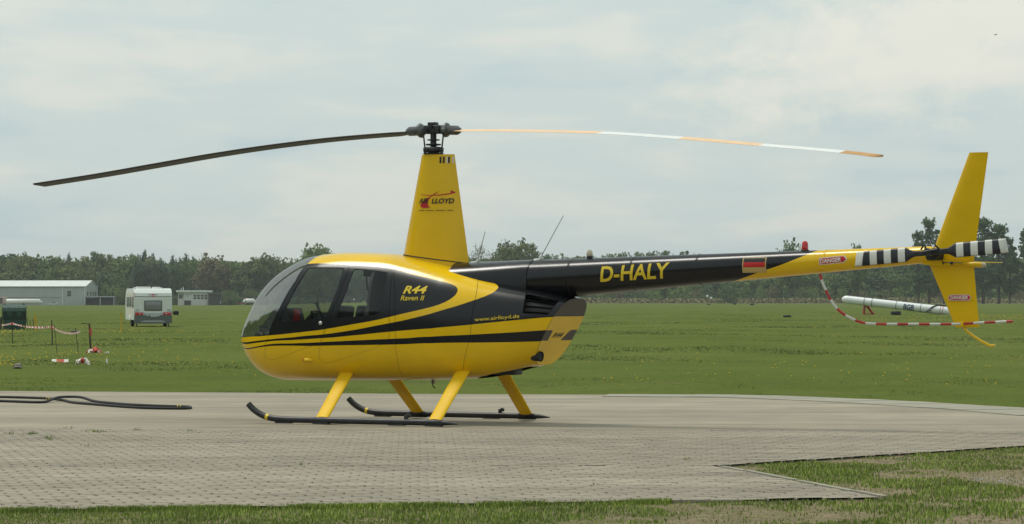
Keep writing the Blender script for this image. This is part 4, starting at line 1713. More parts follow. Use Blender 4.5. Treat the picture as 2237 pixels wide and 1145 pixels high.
def grass_mat(name, c1, c2, c3):
    m = bpy.data.materials.new(name)
    m.use_nodes = True
    nt = m.node_tree
    N, Lk = nt.nodes, nt.links
    b = N['Principled BSDF']
    b.inputs['Roughness'].default_value = .7
    b.inputs['Specular IOR Level'].default_value = .2
    gg = N.new('ShaderNodeNewGeometry')
    r = N.new('ShaderNodeValToRGB')
    r.color_ramp.elements[0].color = (*c1, 1)
    r.color_ramp.elements[1].color = (*c2, 1)
    e = r.color_ramp.elements.new(.9)
    e.color = (*c2, 1)
    r.color_ramp.elements[2].color = (*c3, 1)
    Lk.new(gg.outputs['Random Per Island'], r.inputs[0])
    tc = N.new('ShaderNodeTexCoord')
    nz = N.new('ShaderNodeTexNoise')
    nz.inputs['Scale'].default_value = 1.3
    nz.inputs['Detail'].default_value = 3
    Lk.new(tc.outputs['Object'], nz.inputs['Vector'])
    hs = N.new('ShaderNodeHueSaturation')
    mr = N.new('ShaderNodeMapRange')
    mr.inputs['From Min'].default_value = .3
    mr.inputs['From Max'].default_value = .7
    mr.inputs['To Min'].default_value = .70
    mr.inputs['To Max'].default_value = 1.25
    Lk.new(nz.outputs['Fac'], mr.inputs['Value'])
    Lk.new(mr.outputs[0], hs.inputs['Value'])
    Lk.new(r.outputs[0], hs.inputs['Color'])
    Lk.new(hs.outputs[0], b.inputs['Base Color'])
    vm = N.new('ShaderNodeVectorMath')
    vm.operation = 'SCALE'
    vm.inputs['Scale'].default_value = .35
    Lk.new(gg.outputs['Normal'], vm.inputs[0])
    va = N.new('ShaderNodeVectorMath')
    va.inputs[1].default_value = (0, 0, .65)
    Lk.new(vm.outputs[0], va.inputs[0])
    vn = N.new('ShaderNodeVectorMath')
    vn.operation = 'NORMALIZE'
    Lk.new(va.outputs[0], vn.inputs[0])
    Lk.new(vn.outputs[0], b.inputs['Normal'])
    return m


M['grass'] = grass_mat('grass_blades', (.165, .245, .024), (.25, .325, .045), (.36, .33, .11))
M['grass_far'] = grass_mat('grass_tufts', (.110, .154, .024), (.156, .188, .036), (.17, .155, .05))


def blades(name, x, y, z, h, w, material, lean=.45):
    n = len(x)
    a = RNG.uniform(0, 2 * PI, n)
    la = RNG.uniform(0, 2 * PI, n)
    l = RNG.uniform(.1, 1, n) * lean * h
    dx, dy = np.cos(a) * w / 2, np.sin(a) * w / 2
    mx, my = np.cos(la) * l * .35, np.sin(la) * l * .35
    V = np.empty((n, 5, 3))
    V[:, 0] = np.stack([x - dx, y - dy, z], 1)
    V[:, 1] = np.stack([x + dx, y + dy, z], 1)
    V[:, 2] = np.stack([x + mx + dx * .8, y + my + dy * .8, z + h * .6], 1)
    V[:, 3] = np.stack([x + mx - dx * .8, y + my - dy * .8, z + h * .6], 1)
    V[:, 4] = np.stack([x + np.cos(la) * l, y + np.sin(la) * l, z + h], 1)
    i = np.arange(n)[:, None] * 5
    F = np.concatenate([i + np.array([[0, 1, 2]]), i + np.array([[0, 2, 3]]), i + np.array([[3, 2, 4]])])
    o = link(name, mesh_np(name, V.reshape(-1, 3), F), None, [material])
    return o


def poly_in(x, y, poly):
    return in_poly(np.asarray(x), np.asarray(y), poly)


hard = [pad, E1, E2]


def on_hard(x, y):
    k = np.zeros(len(x), bool)
    for p in hard:
        k |= poly_in(x, y, p)
    return k


# front strip and the wedge on the right
n = 300000
x = RNG.uniform(-5.2, 7.5, n)
y = RNG.uniform(18.2, 31.5, n)
bare = vnoise(x, y * .55, 1.6, 3) * .6 + vnoise(x, y * .6, 4.5, 4) * .4
right = np.clip((x - .2) / 2.2, 0, 1)
# trampled soil: towards the right, and a band along the front edge of the frame
thr = .28 + .19 * right + .16 * np.exp(-((y - 19.6 - .08 * x) / .5) ** 2) * np.clip((x + 1.6) / 1.5, 0, 1)
thr = thr - .16 * np.clip((22.2 - y) / .6, 0, 1) * np.clip((.6 - x) / 1.0, 0, 1) - .22 * np.clip((y - 25.0) / 1.5, 0, 1)
# a close fringe along the paving edge
creep = .015 + .09 * np.clip(vnoise(x, y, 5.0, 14) * 1.6 - .45, 0, 1)
hard_here = on_hard(x, y + creep)
keep = (bare > thr) & ~hard_here
keep &= RNG.random(n) < np.clip((bare - thr) * 9 + .25, 0, 1)
keep |= (RNG.random(n) < .13) & ~hard_here
keep &= (np.abs(x / y) < .205)
x, y = x[keep], y[keep]
bare = bare[keep]
h = (.010 + .021 * np.clip((bare - .35) * 2.2, 0.1, 1)) * RNG.uniform(.5, 1.25, len(x))
o = blades('grass', x, y, np.full(len(x), -.024), h + .006, RNG.uniform(.004, .009, len(x)), M['grass'])
tag(o, 'short green grass in front of the paving with bare soil between', None, None, 'stuff')
# ragged fringe along the front edge of the paving
ne = 17000
ux = RNG.uniform(0, 1, ne)
fa, fb = np.array(E2[0]), np.array(E2[1])
fc = np.array(E2[2])
X_ = np.where(ux < .78, fa[0] + (fb[0] - fa[0]) * ux / .78, fb[0] + (fc[0] - fb[0]) * (ux - .78) / .22 * .5)
Y_ = np.where(X_ < fb[0], fa[1] + (fb[1] - fa[1]) * (X_ - fa[0]) / (fb[0] - fa[0]), fb[1] + (fc[1] - fb[1]) * (X_ - fb[0]) / (fc[0] - fb[0]))
Y_ = Y_ + RNG.normal(-.03, .035, ne)
k = RNG.random(ne) < np.clip((vnoise(X_, X_ * 0, 3.2, 41) - .08) * 2.6, .12, 1)
tag(blades('grass', X_[k], Y_[k], np.full(k.sum(), -.022), RNG.uniform(.018, .045, k.sum()), RNG.uniform(.004, .008, k.sum()), M['grass']), 'fringe of grass growing over the front edge of the paving', None, None, 'stuff')
# field beyond the pad
n = 260000
y = 42 + 330 * RNG.random(n) ** 2.6
x = RNG.uniform(-.19, .19, n) * y
dn = vnoise(x, y * .5, .55, 8) * .6 + vnoise(x, y * .5, 2.2, 9) * .4
keep = ~on_hard(x, y) & (RNG.random(n) < np.clip((dn - .25) * 2.2, .12, 1))
x, y, dn = x[keep], y[keep], dn[keep]
h = (.010 + .020 * np.clip(dn - .3, 0, 1)) * RNG.uniform(.6, 1.5, len(x)) * np.clip(y / 60, 1, 1.6)
o = blades('grass', x, y, gz(x, y) - .02, h, RNG.uniform(.012, .030, len(x)) * np.clip(y / 60, 1, 3), M['grass_far'], .7)
tag(o, 'meadow grass behind the helicopter pad', None, None, 'stuff')

# gravel in the wedge
n = 5200
x = RNG.uniform(.9, 4.6, n)
y = RNG.uniform(21.9, 26.5, n)
k = (vnoise(x, y * .6, 1.1, 21) > .52) & ~on_hard(x, y) & (np.abs(x / y) < .2)
x, y = x[k], y[k]
s = RNG.uniform(.005, .012, len(x))
oct_ = np.array([[1, 0, 0], [0, 1, 0], [-1, 0, 0], [0, -1, 0], [0, 0, .7], [.3, .2, -.5]])
jit = RNG.uniform(.6, 1.3, (len(x), 6, 1))
V = oct_[None] * s[:, None, None] * jit + np.stack([x, y, np.full(len(x), -.022)], 1)[:, None]
fo = np.array([[0, 1, 4], [1, 2, 4], [2, 3, 4], [3, 0, 4]])
F = (np.arange(len(x))[:, None, None] * 6 + fo[None]).reshape(-1, 3)
M['gravel'] = mat('gravel', (.33, .32, .30), .9, color2=(.16, .155, .15), island=1.0)
tag(link('gravel', mesh_np('gravel', V.reshape(-1, 3), F), None, [M['gravel']]), 'grey gravel scattered in the thin grass on the right', None, None, 'stuff')

# weeds in the paving joints
n = 60
wx, wy = [], []
for (u, v, k) in ((20, 949, 30), (70, 949, 60), (106, 957, 25), (112, 960, 30), (205, 943, 30), (216, 945, 35), (148, 937, 12), (300, 940, 20), (420, 942, 15), (190, 975, 10), (655, 1016, 12), (1040, 1010, 8), (1500, 1005, 14), (2040, 996, 20), (240, 1015, 6), (540, 1043, 8), (1300, 1060, 8)):
    p = g(u, v)
    wx += list(p[0] + RNG.normal(0, .035, k))
    wy += list(p[1] + RNG.normal(0, .05, k))
wx, wy = np.array(wx), np.array(wy)
o = blades('weeds', wx, wy, np.full(len(wx), -.012), RNG.uniform(.015, .05, len(wx)), RNG.uniform(.004, .010, len(wx)), M['grass'])
tag(o, 'small green weeds growing in the paving joints', None, None, 'stuff')

# dandelions
M['dandelion'] = mat('dandelion', (.72, .50, .015), .6)
pts = []


def sprinkle(n, u0, u1, v0, v1, left=True):
    u = RNG.uniform(u0, u1, n)
    v = RNG.uniform(v0, v1, n)
    d = 9471.0 / (v - 652.9)
    for _ in range(12):
        zz = gz((u - 1118.5) * d / 7000, d)
        d = (1.353 - zz) * 7000 / (v - 652.9)
    pts.append(np.stack([(u - 1118.5) * d / 7000, d, gz((u - 1118.5) * d / 7000, d) + .07], 1))


sprinkle(60, 0, 65, 719, 732)
sprinkle(60, 190, 330, 722, 730)
sprinkle(240, 0, 480, 700, 800)
sprinkle(34, 0, 30, 780, 806)
sprinkle(60, 30, 240, 775, 795)
sprinkle(160, 1850, 2237, 688, 702)
sprinkle(120, 2120, 2237, 688, 700)
sprinkle(230, 1280, 2237, 690, 850)
sprinkle(300, 0, 2237, 668, 720)
sprinkle(160, 420, 1240, 690, 830)
P = np.concatenate(pts)
n = len(P)
r = RNG.uniform(.010, .026, n) * (P[:, 1] / 110) ** .45
ang6 = np.linspace(0, 2 * PI, 7)[:-1]
hexv = np.stack([np.cos(ang6), np.sin(ang6), 0 * ang6], 1)
V = np.concatenate([P[:, None] + hexv[None] * r[:, None, None], (P + np.stack([0 * r, 0 * r, r * .8], 1))[:, None], (P - np.stack([0 * r, 0 * r, r * .8], 1))[:, None]], 1)
fo = np.array([[i, (i + 1) % 6, 6] for i in range(6)] + [[(i + 1) % 6, i, 7] for i in range(6)])
F = (np.arange(n)[:, None, None] * 8 + fo[None]).reshape(-1, 3)
tag(link('dandelion_flowers', mesh_np('dandelion_flowers', V.reshape(-1, 3), F), None, [M['dandelion']]), 'yellow dandelion flowers dotted over the meadow', None, None, 'stuff')

# ------------------------------------------------------------------ trees
LEAF = {}


def leaf_mat(name, c1, c2):
    m = mat(name, tuple(1.55 * v for v in c1), .75, color2=tuple(1.5 * v for v in c2), vscale=5.0, island=.35, spec=.2, up=.45)
    LEAF[name] = m


leaf_mat('leaf_mid', (.088, .135, .028), (.048, .080, .020))
leaf_mat('leaf_fresh', (.125, .175, .040), (.072, .108, .030))
leaf_mat('leaf_yellow', (.125, .150, .042), (.075, .094, .030))
leaf_mat('leaf_olive', (.092, .110, .030), (.056, .068, .022))
leaf_mat('leaf_brown', (.125, .112, .044), (.085, .078, .034))
leaf_mat('leaf_dark', (.046, .074, .034), (.026, .044, .024))
leaf_mat('leaf_deep', (.064, .106, .032), (.037, .066, .022))
M['bark'] = mat('bark', (.075, .06, .045), .9, var=.3, vscale=6)


def quads_at(C, size, rng, flat=.0):
    n = len(C)
    a = rng.normal(size=(n, 3))
    a /= np.linalg.norm(a, axis=1)[:, None]
    b = rng.normal(size=(n, 3))
    b -= a * (a * b).sum(1)[:, None]
    b /= np.linalg.norm(b, axis=1)[:, None]
    s = (size * rng.uniform(.6, 1.4, n))[:, None]
    V = np.stack([C - a * s, C + b * s * .7, C + a * s, C - b * s * .7], 1)
    return V.reshape(-1, 3), np.arange(n * 4).reshape(n, 4)


def crown(kind, seed, nq=2200):
    rng = np.random.default_rng(seed)
    K = {'broad': 80, 'oval': 70, 'poplar': 84, 'pine': 36, 'bush': 30, 'bare': 26, 'spruce': 40}[kind]
    cs = []
    while len(cs) < K:
        u = rng.normal(size=3)
        u /= np.linalg.norm(u)
        r = rng.uniform(.15, 1) ** .45
        p = u * r
        if kind == 'broad':
            c = np.array([p[0] * .40, p[1] * .40, .58 + p[2] * .38])
        elif kind == 'oval':
            c = np.array([p[0] * .28, p[1] * .28, .56 + p[2] * .42])
        elif kind == 'poplar':
            z = rng.uniform(.16, .97)
            w = .20 * math.sin(PI * min(1, (z - .05) / .98) ** .8) + .03
            c = np.array([p[0] * w, p[1] * w, z])
        elif kind == 'pine':
            c = np.array([p[0] * .34, p[1] * .34, .66 + p[2] * .30])
        elif kind == 'spruce':
            z = rng.uniform(.12, .98)
            c = np.array([p[0] * .22 * (1.02 - z), p[1] * .22 * (1.02 - z), z])
        elif kind == 'bush':
            c = np.array([p[0] * .52, p[1] * .52, .42 + p[2] * .46])
        else:
            c = np.array([p[0] * .42, p[1] * .42, .62 + p[2] * .36])
        if c[2] < .04:
            continue
        cs.append(c)
    cs = np.array(cs)
    rc = {'broad': .115, 'oval': .105, 'poplar': .052, 'pine': .11, 'bush': .16, 'bare': .11, 'spruce': .055}[kind]
    rad = rc * rng.uniform(.6, 1.3, K)
    ks = 260
    j = rng.integers(0, K, ks)
    d = rng.normal(size=(ks, 3))
    sm = cs[j] + d / np.linalg.norm(d, axis=1)[:, None] * (rc * rng.uniform(.6, 1.3, ks))[:, None]
    sm[:, 2] = np.clip(sm[:, 2], .05, 1.0)
    if kind == 'bare':
        nq = int(nq * .33)
    idx = rng.integers(0, K, nq)
    d = rng.normal(size=(nq, 3))
    d /= np.linalg.norm(d, axis=1)[:, None]
    half_ = rng.random(nq) < .4
    cs_all = np.concatenate([cs, sm])
    rad_all = np.concatenate([rad, np.full(ks, rc * .34)])
    idx = np.where(half_, K + rng.integers(0, ks, nq), idx)
    C = cs_all[idx] + d * (rad_all[idx] * rng.uniform(.2, 1, nq) ** .6)[:, None] * np.array([1, 1, .8])
    C[:, 2] = np.maximum(C[:, 2], .015)
    V, F = quads_at(C, {'bush': .030, 'poplar': .013, 'bare': .014, 'pine': .022, 'spruce': .02}.get(kind, .021), rng)
    me = mesh_np('crown', V, F)
    me.materials.append(LEAF['leaf_mid'])
    # trunk with limbs to the clumps
    m = MB()
    h0 = {'broad': .30, 'oval': .25, 'poplar': .5, 'pine': .45, 'bush': .12, 'bare': .30, 'spruce': .6}[kind]
    m.tube([(0, 0, -.02), (.004, .003, h0 * .5), (0, .004, h0), (.006, 0, h0 * 1.25)], [.021, .015, .012, .008], 7)
    for c in cs[:14 if kind != 'bare' else 26]:
        base = np.array([0, 0, min(h0 * rng.uniform(.6, 1.15), c[2] * .9)])
        mid = (base + c) / 2 + np.array([0, 0, -.02])
        m.tube([tuple(base), tuple(mid), tuple(c)], [.008, .005, .002], 5)
        if kind == 'bare':
            for _ in range(4):
                e = c + rng.normal(size=3) * .085
                m.tube([tuple(mid), tuple((mid + e) / 2 + rng.normal(size=3) * .01), tuple(e)], [.003, .002, .001], 4, cap=False)
    tr = bpy.data.meshes.new('trunk')
    tr.from_pydata(m.v, [], m.f)
    tr.materials.append(M['bark'])
    tr.update()
    return tr, me


PROTO = {}
for kind, nv in (('broad', 5), ('oval', 4), ('poplar', 3), ('pine', 2), ('bush', 4), ('bare', 2), ('spruce', 1)):
    PROTO[kind] = [crown(kind, 100 + 17 * i + len(kind), {'broad': 6400, 'oval': 5200, 'poplar': 5200, 'bush': 1800, 'pine': 3200, 'bare': 2800, 'spruce': 1300}[kind]) for i in range(nv)]
TN = [0]


def tree(u, vtop, width, kind, leaf, dist, label, group=None, name=None, cat='tree', base=None, zlift=0.0):
    """a tree whose crown shows width pixels wide with its top at vtop"""
    p = far(u, vtop, dist)
    z0 = float(gz(p.x, p.y)) - .1 if base is None else base
    hgt = p.z - z0
    wfrac = {'broad': .95, 'oval': .68, 'poplar': .44, 'pine': .82, 'bush': 1.25, 'bare': 1.0, 'spruce': .44}[kind]
    sx = width * dist / 7000.0 / wfrac
    TN[0] += 1
    nm = name or {'broad': 'broadleaf_tree', 'oval': 'broadleaf_tree', 'poplar': 'poplar_tree', 'pine': 'pine_tree', 'bush': 'shrub', 'bare': 'broadleaf_tree', 'spruce': 'spruce_tree'}[kind]
    root = empty(nm, (p.x, p.y, z0), RNG.uniform(0, 6.28), label, cat, group)
    root.scale = (sx, sx, hgt)
    tr, cr = PROTO[kind][TN[0] % len(PROTO[kind])]
    a = bpy.data.objects.new('trunk', tr)
    b = bpy.data.objects.new('crown', cr)
    for q in (a, b):
        COL.objects.link(q)
        q.parent = root
    b.material_slots[0].link = 'OBJECT'
    b.material_slots[0].material = LEAF[leaf]
    return root


ORD = ('first second third fourth fifth sixth seventh eighth ninth tenth eleventh twelfth thirteenth fourteenth fifteenth sixteenth seventeenth eighteenth '
       'nineteenth twentieth').split()
ORD += ['twenty-' + w for w in ORD[:9]] + ['thirtieth'] + ['thirty-' + w for w in ORD[:9]]
CNT = {}


def nth(key):
    CNT[key] = CNT.get(key, 0) + 1
    return ORD[CNT[key] - 1]


CLR = {'leaf_mid': 'mid green', 'leaf_yellow': 'yellowish green', 'leaf_olive': 'olive', 'leaf_deep': 'deep green', 'leaf_fresh': 'fresh green', 'leaf_brown': 'brownish', 'leaf_dark': 'dark'}


def row_label(key, u, leaf, what):
    if u < 8 or u > 2230:
        return CLR[leaf] + ' ' + what + ', at the very edge'
    return '%s %s, %s from the left' % (CLR[leaf], what, nth(key))


GW = 'trees of the wood behind the hangar'
for i, u in enumerate(range(-68, 285, 27)):
    leaf = ('leaf_mid', 'leaf_olive', 'leaf_yellow', 'leaf_deep', 'leaf_yellow', 'leaf_olive', 'leaf_mid')[i % 7]
    u += RNG.uniform(-6, 6)
    tree(u, 555 + RNG.uniform(-4, 6), RNG.uniform(74, 100), ('broad', 'oval')[i % 2], leaf, 1125 + RNG.uniform(-25, 40), row_label('a', u, leaf, 'tree in the hangar wood, back row'), GW)
for i, u in enumerate(range(-50, 290, 34)):
    leaf = ('leaf_deep', 'leaf_mid', 'leaf_yellow', 'leaf_olive')[i % 4]
    u += RNG.uniform(-8, 8)
    tree(u, 588 + RNG.uniform(-8, 10), RNG.uniform(64, 84), ('oval', 'broad')[i % 2], leaf, 1085, row_label('b', u, leaf, 'tree in the hangar wood, front row'), GW)
GB = 'dark pines showing over the wood'
for u, v, w in sorted(((291, 553, 26), (316, 545, 30), (302, 556, 22), (334, 554, 26), (352, 563, 26), (376, 559, 28), (394, 562, 22), (408, 555, 24), (424, 560, 20), (56, 549, 14), (150, 552, 16), (128, 557, 14))):
    tree(u, v, w, 'pine', 'leaf_dark', 1200, row_label('p', u, 'leaf_dark', 'pine top above the broadleaf wood'), GB)
tree(303, 569, 56, 'pine', 'leaf_dark', 1060, 'left one of two dark round pines behind the caravan')
tree(346, 570, 54, 'pine', 'leaf_dark', 1060, 'right one of two dark round pines behind the caravan')
tree(332, 556, 74, 'broad', 'leaf_yellow', 1150, 'yellow green tree rising behind the two dark pines')
tree(412, 562, 64, 'broad', 'leaf_mid', 1120, 'green round tree behind the small flat roofed house')
tree(380, 575, 44, 'oval', 'leaf_deep', 1110, 'deep green tree between the dark pines and the small house')
tree(462, 556, 96, 'broad', 'leaf_brown', 1080, 'brown budding tree right behind the small flat roofed house')
tree(441, 553, 22, 'bare', 'leaf_mid', 1140, 'thin tree top left above the brown budding tree')
tree(508, 572, 60, 'oval', 'leaf_mid', 1130, 'green tree between the brown and the olive tree')
tree(580, 553, 112, 'broad', 'leaf_olive', 1075, 'large olive tree behind the nose of the helicopter')
tree(540, 571, 44, 'oval', 'leaf_deep', 1130, 'deep green tree left of the large olive tree')
tree(632, 564, 40, 'oval', 'leaf_mid', 1120, 'mid green tree right of the large olive tree')
tree(655, 566, 50, 'broad', 'leaf_mid', 1120, 'low green tree left of the tall fresh green tree')
tree(694, 527, 104, 'broad', 'leaf_fresh', 1000, 'tall fresh green tree rising above the cabin roof')
for u, v, w, l in sorted(((250, 618, 46, 'leaf_fresh'), (283, 622, 40, 'leaf_mid'), (268, 628, 30, 'leaf_yellow'), (231, 612, 30, 'leaf_mid'), (386, 640, 26, 'leaf_olive'), (505, 630, 46, 'leaf_mid'), (490, 638, 30, 'leaf_yellow'),
                   (545, 628, 46, 'leaf_olive'), (575, 632, 44, 'leaf_mid'), (605, 628, 50, 'leaf_yellow'))):
    tree(u, v, w, 'bush', l, 1062, row_label('s', u, l, 'shrub at the edge of the left wood'), 'shrubs along the left wood', cat='shrub')
# behind the cabin and the boom
GC = 'trees behind the cabin and the tail boom'
for i, (u, v, w) in enumerate([(745, 566, 70), (800, 572, 70), (855, 566, 64), (905, 570, 60), (955, 560, 64), (1010, 560, 60), (1195, 553, 46), (1225, 556, 46), (1262, 558, 50), (1300, 556, 50), (1330, 552, 40), (1362, 553, 46), (1395, 548, 42), (1420, 549, 40), (1443, 545, 44), (1475, 556, 40), (1500, 547, 46),
                               (1535, 558, 40), (1570, 553, 44), (1605, 562, 50), (1645, 566, 54), (1690, 566, 54), (1770, 568, 60), (1815, 572, 54), (1912, 572, 54), (1950, 570, 54), (1985, 566, 50)]):
    leaf = ('leaf_mid', 'leaf_deep', 'leaf_mid', 'leaf_olive', 'leaf_deep')[i % 5]
    tree(u, v, w * 1.45, ('oval', 'broad')[i % 2], leaf, 1130 + RNG.uniform(-30, 30), row_label('c' if u > 1020 else 'd', u, leaf, 'tree in the far row behind the ' + ('tail boom' if u > 1020 else 'cabin')), GC)
for i, u in enumerate(range(1285, 2260, 37)):
    leaf = ('leaf_mid', 'leaf_fresh', 'leaf_deep', 'leaf_mid', 'leaf_fresh')[i % 5]
    u += RNG.uniform(-9, 9)
    tree(u, 594 + RNG.uniform(-8, 12), RNG.uniform(62, 86), ('broad', 'oval')[i % 2], leaf, 1060 + RNG.uniform(-20, 20),
         row_label('e', u, leaf, 'tree in the lower row below the boom'), 'lower trees below the tail boom')
tree(1052, 530, 84, 'bare', 'leaf_olive', 950, 'thin airy tree between the mast and the first aerial')
tree(1130, 520, 112, 'broad', 'leaf_olive', 950, 'large dark green tree between the two whip aerials')
tree(1095, 545, 60, 'broad', 'leaf_mid', 960, 'lower green tree left of the large dark tree between the aerials')
tree(1727, 523, 68, 'broad', 'leaf_mid', 980, 'round tree top showing just left of the red beacon')
tree(1874, 533, 52, 'broad', 'leaf_mid', 980, 'small tree top above the yellow end of the tail boom')
for u, v, w, l in ((2030, 477, 58, 'tall airy poplar just left of the tail fin'), (2006, 505, 44, 'shorter airy poplar left of the tail fin'), (2062, 520, 44, 'airy poplar half hidden by the tail fin'),
                   (2118, 500, 50, 'airy poplar just right of the tail fin'), (2148, 476, 66, 'tallest airy poplar right of the tail fin'), (2182, 486, 62, 'airy poplar beside the tallest one right of the tail fin'),
                   (2206, 520, 40, 'slim lower poplar behind the tail rotor tip'), (2243, 500, 48, 'poplar cut off by the right edge of the picture')):
    tree(u, v, w * 1.25, 'poplar', 'leaf_deep', 880, label=l)
for i, u in enumerate(range(1290, 2260, 29)):
    l = ('leaf_mid', 'leaf_fresh', 'leaf_brown', 'leaf_deep', 'leaf_olive', 'leaf_fresh')[i % 6]
    u += RNG.uniform(-8, 8)
    tree(u, 622 + RNG.uniform(-9, 11), RNG.uniform(32, 56), 'bush', l, 1000 + RNG.uniform(-20, 20),
         row_label('f', u, l, 'shrub along the far right field edge'), 'shrubs along the right field edge', cat='shrub')
tree(1590, 616, 62, 'bush', 'leaf_deep', 900, 'round grey green bush standing in front of the far shrubs', cat='shrub')

# the mass of the wood that fills the gaps, low scrub, and the wood behind the camera
def mass(name, u0, u1, vtop, vbase, dist, depth, n, size, material, label):
    rng = np.random.default_rng(len(name) + n)
    u = rng.uniform(u0, u1, n)
    dd = dist + rng.uniform(0, depth, n)
    x = (u - 1118.5) * dd / 7000
    z1 = 1.353 - (vtop - 652.9) * dd / 7000
    z0 = gz(x, dd)
    bumps = .78 + .22 * vnoise(x, dd * 0, .08, 5)
    C = np.stack([x, dd, z0 + (z1 - z0) * bumps * rng.uniform(0, 1, n) ** .75], 1)
    V, F = quads_at(C, size, rng)
    o = link(name, mesh_np(name, V, F), None, [material])
    return tag(o, label, None, None, 'stuff')


mass('distant_woods', -300, 1300, 560, 662, 1215, 30, 46000, 1.0, LEAF['leaf_mid'], 'dense mass of the wood behind the single trees on the left')
mass('distant_woods', 1150, 2500, 558, 658, 1190, 30, 46000, 1.0, LEAF['leaf_mid'], 'dense mass of the wood behind the single trees on the right')
mass('undergrowth', -200, 700, 648, 663, 1063, 12, 7000, .5, LEAF['leaf_deep'], 'dark undergrowth at the foot of the wood on the left')
mass('dry_scrub', 1240, 2500, 651, 660, 960, 40, 9000, .40, LEAF['leaf_brown'], 'low brownish scrub along the far edge of the field')
rng = np.random.default_rng(5)
n = 60000
s = rng.uniform(0, 1, n)
# runs along the left of the airfield and round behind the camera
path = np.array([(-78, 170), (-74, 60), (-72, -50), (-30, -68), (140, -66)], float)
pl = np.concatenate([[0], np.cumsum(np.linalg.norm(np.diff(path, axis=0), axis=1))])
dd = s * pl[-1]
px_, py_ = np.interp(dd, pl, path[:, 0]), np.interp(dd, pl, path[:, 1])
hh = 8 + 7 * vnoise(dd, dd * 0, .06, 31) + 4 * vnoise(dd, dd * 0, .3, 32)
C = np.stack([px_ - rng.uniform(0, 8, n) * (px_ < -60), py_ - rng.uniform(0, 6, n), -.4 + hh * rng.uniform(0, 1, n) ** .7], 1)
V, F = quads_at(C, .6, rng)
tag(link('woods', mesh_np('woods', V, F), None, [LEAF['leaf_deep']]), 'row of trees across from the helicopter, mirrored in its black paint', None, None, 'stuff')

# ------------------------------------------------------------------ buildings
M['cladding'] = mat('grey_cladding', (.36, .40, .39), .55, var=.06, vscale=.5, stretch=(3, 3, .2))
M['roof_sheet'] = mat('roof_sheet', (.62, .66, .62), .45, var=.06, vscale=.4)
M['trim'] = mat('pale_trim', (.60, .64, .62), .5)
M['gutter'] = mat('gutter', (.12, .14, .13), .5)
M['dark_glass'] = mat('dark_glass', (.035, .045, .05), .12, coat=.5)
M['shed_dark'] = mat('shed_wood', (.045, .042, .038), .8, var=.3, vscale=1.5)
M['house_wall'] = mat('house_render', (.56, .58, .54), .8, var=.06, vscale=.7)
M['pinkish'] = mat('pinkish_tarp', (.48, .38, .35), .7, var=.1)
M['plum'] = mat('plum_door', (.10, .06, .06), .6)
M['car_paint'] = mat('car_paint', (.55, .58, .60), .25, .2, coat=.8)

# hangar, its long side to the camera and the gable end turned a little towards it
HD = 1050.0
c0 = far(187, 667, HD)
base = float(gz(c0.x, c0.y)) - .05
hr = empty('hangar', (c0.x, c0.y, base), R(-8), 'long grey metal hangar with a pale roof at the left edge of the field', 'hangar')
mpp = HD / 7000
EH = far(0, 626, HD).z - base
RH = far(0, 616, HD).z - base + .25
DP = 15.0
L = 52.0
m = MB()
m.prism([(0, 0), (0, EH), (DP / 2, RH), (DP, EH), (DP, 0)], 'x', -L, 0)
m.v = [(v[0], v[1], v[2]) for v in m.v]
m.build('wall', M['cladding'], hr)
m = MB()
for (y0, z0, y1, z1) in ((-.25, EH - .06, DP / 2, RH + .12), (DP + .25, EH - .06, DP / 2, RH + .12)):
    m.add([(-L - .2, y0, z0), (.2, y0, z0), (.2, y1, z1), (-L - .2, y1, z1), (-L - .2, y0, z0 + .14), (.2, y0, z0 + .14), (.2, y1, z1 + .14), (-L - .2, y1, z1 + .14)],
          [[0, 1, 2, 3], [7, 6, 5, 4], [0, 4, 5, 1], [1, 5, 6, 2], [2, 6, 7, 3], [3, 7, 4, 0]])
m.build('roof', M['roof_sheet'], hr)
MB().box((-L, -.34, EH - .22), (.1, -.2, EH - .05)).build('gutter', M['gutter'], hr)
for x in (-7.8, -.25):
    MB().box((x - .14, -.12, 0), (x + .14, -.02, EH - .2)).build('downpipe', M['trim'], hr)
MB().box((-L, -.06, EH * .40), (-8.1, -.01, EH * .40 + .16)).build('rail', M['gutter'], hr)
w = MB().box((-6.35, -.10, 2.9), (-4.65, -.02, 5.0), bev=0).build('window', M['trim'], hr)
MB().box((-6.2, -.14, 3.0), (-4.8, -.11, 4.88)).build('pane', M['dark_glass'], w)
for k, y in enumerate((2.2, 6.0, 8.8, 11.6)):
    w = MB().box((.0, y - .75, 2.5), (.06, y + .75, 4.6)).build('window', M['trim'], hr)
    MB().box((.07, y - .55, 2.9), (.10, y + .55, 4.5)).build('pane', M['dark_glass'], w)

ls = empty('open_shed', far(218, 667, 1046), R(3), 'low dark open shed with a pale post beside the hangar', 'shed')
ls.location.z = float(gz(ls.location.x, ls.location.y)) - .05
m = MB()
m.box((-4.6, 2.6, 0), (4.9, 2.8, 2.55))
m.box((-4.6, 0, 0), (-4.45, 2.8, 2.6))
m.box((4.75, 0, 0), (4.9, 2.8, 2.4))
m.build('wall', M['shed_dark'], ls)
MB().add([(-4.7, -.4, 2.75), (5.1, -.4, 2.55), (5.1, 3, 2.7), (-4.7, 3, 2.9), (-4.7, -.4, 2.93), (5.1, -.4, 2.73), (5.1, 3, 2.88), (-4.7, 3, 3.08)],
         [[0, 1, 2, 3], [7, 6, 5, 4], [0, 4, 5, 1], [1, 5, 6, 2], [2, 6, 7, 3], [3, 7, 4, 0]]).build('roof', M['gutter'], ls)
for x, h_ in ((.15, 2.5), (4.6, 2.4)):
    MB().box((x - .09, -.3, 0), (x + .09, -.12, h_)).build('post', M['trim'], ls)

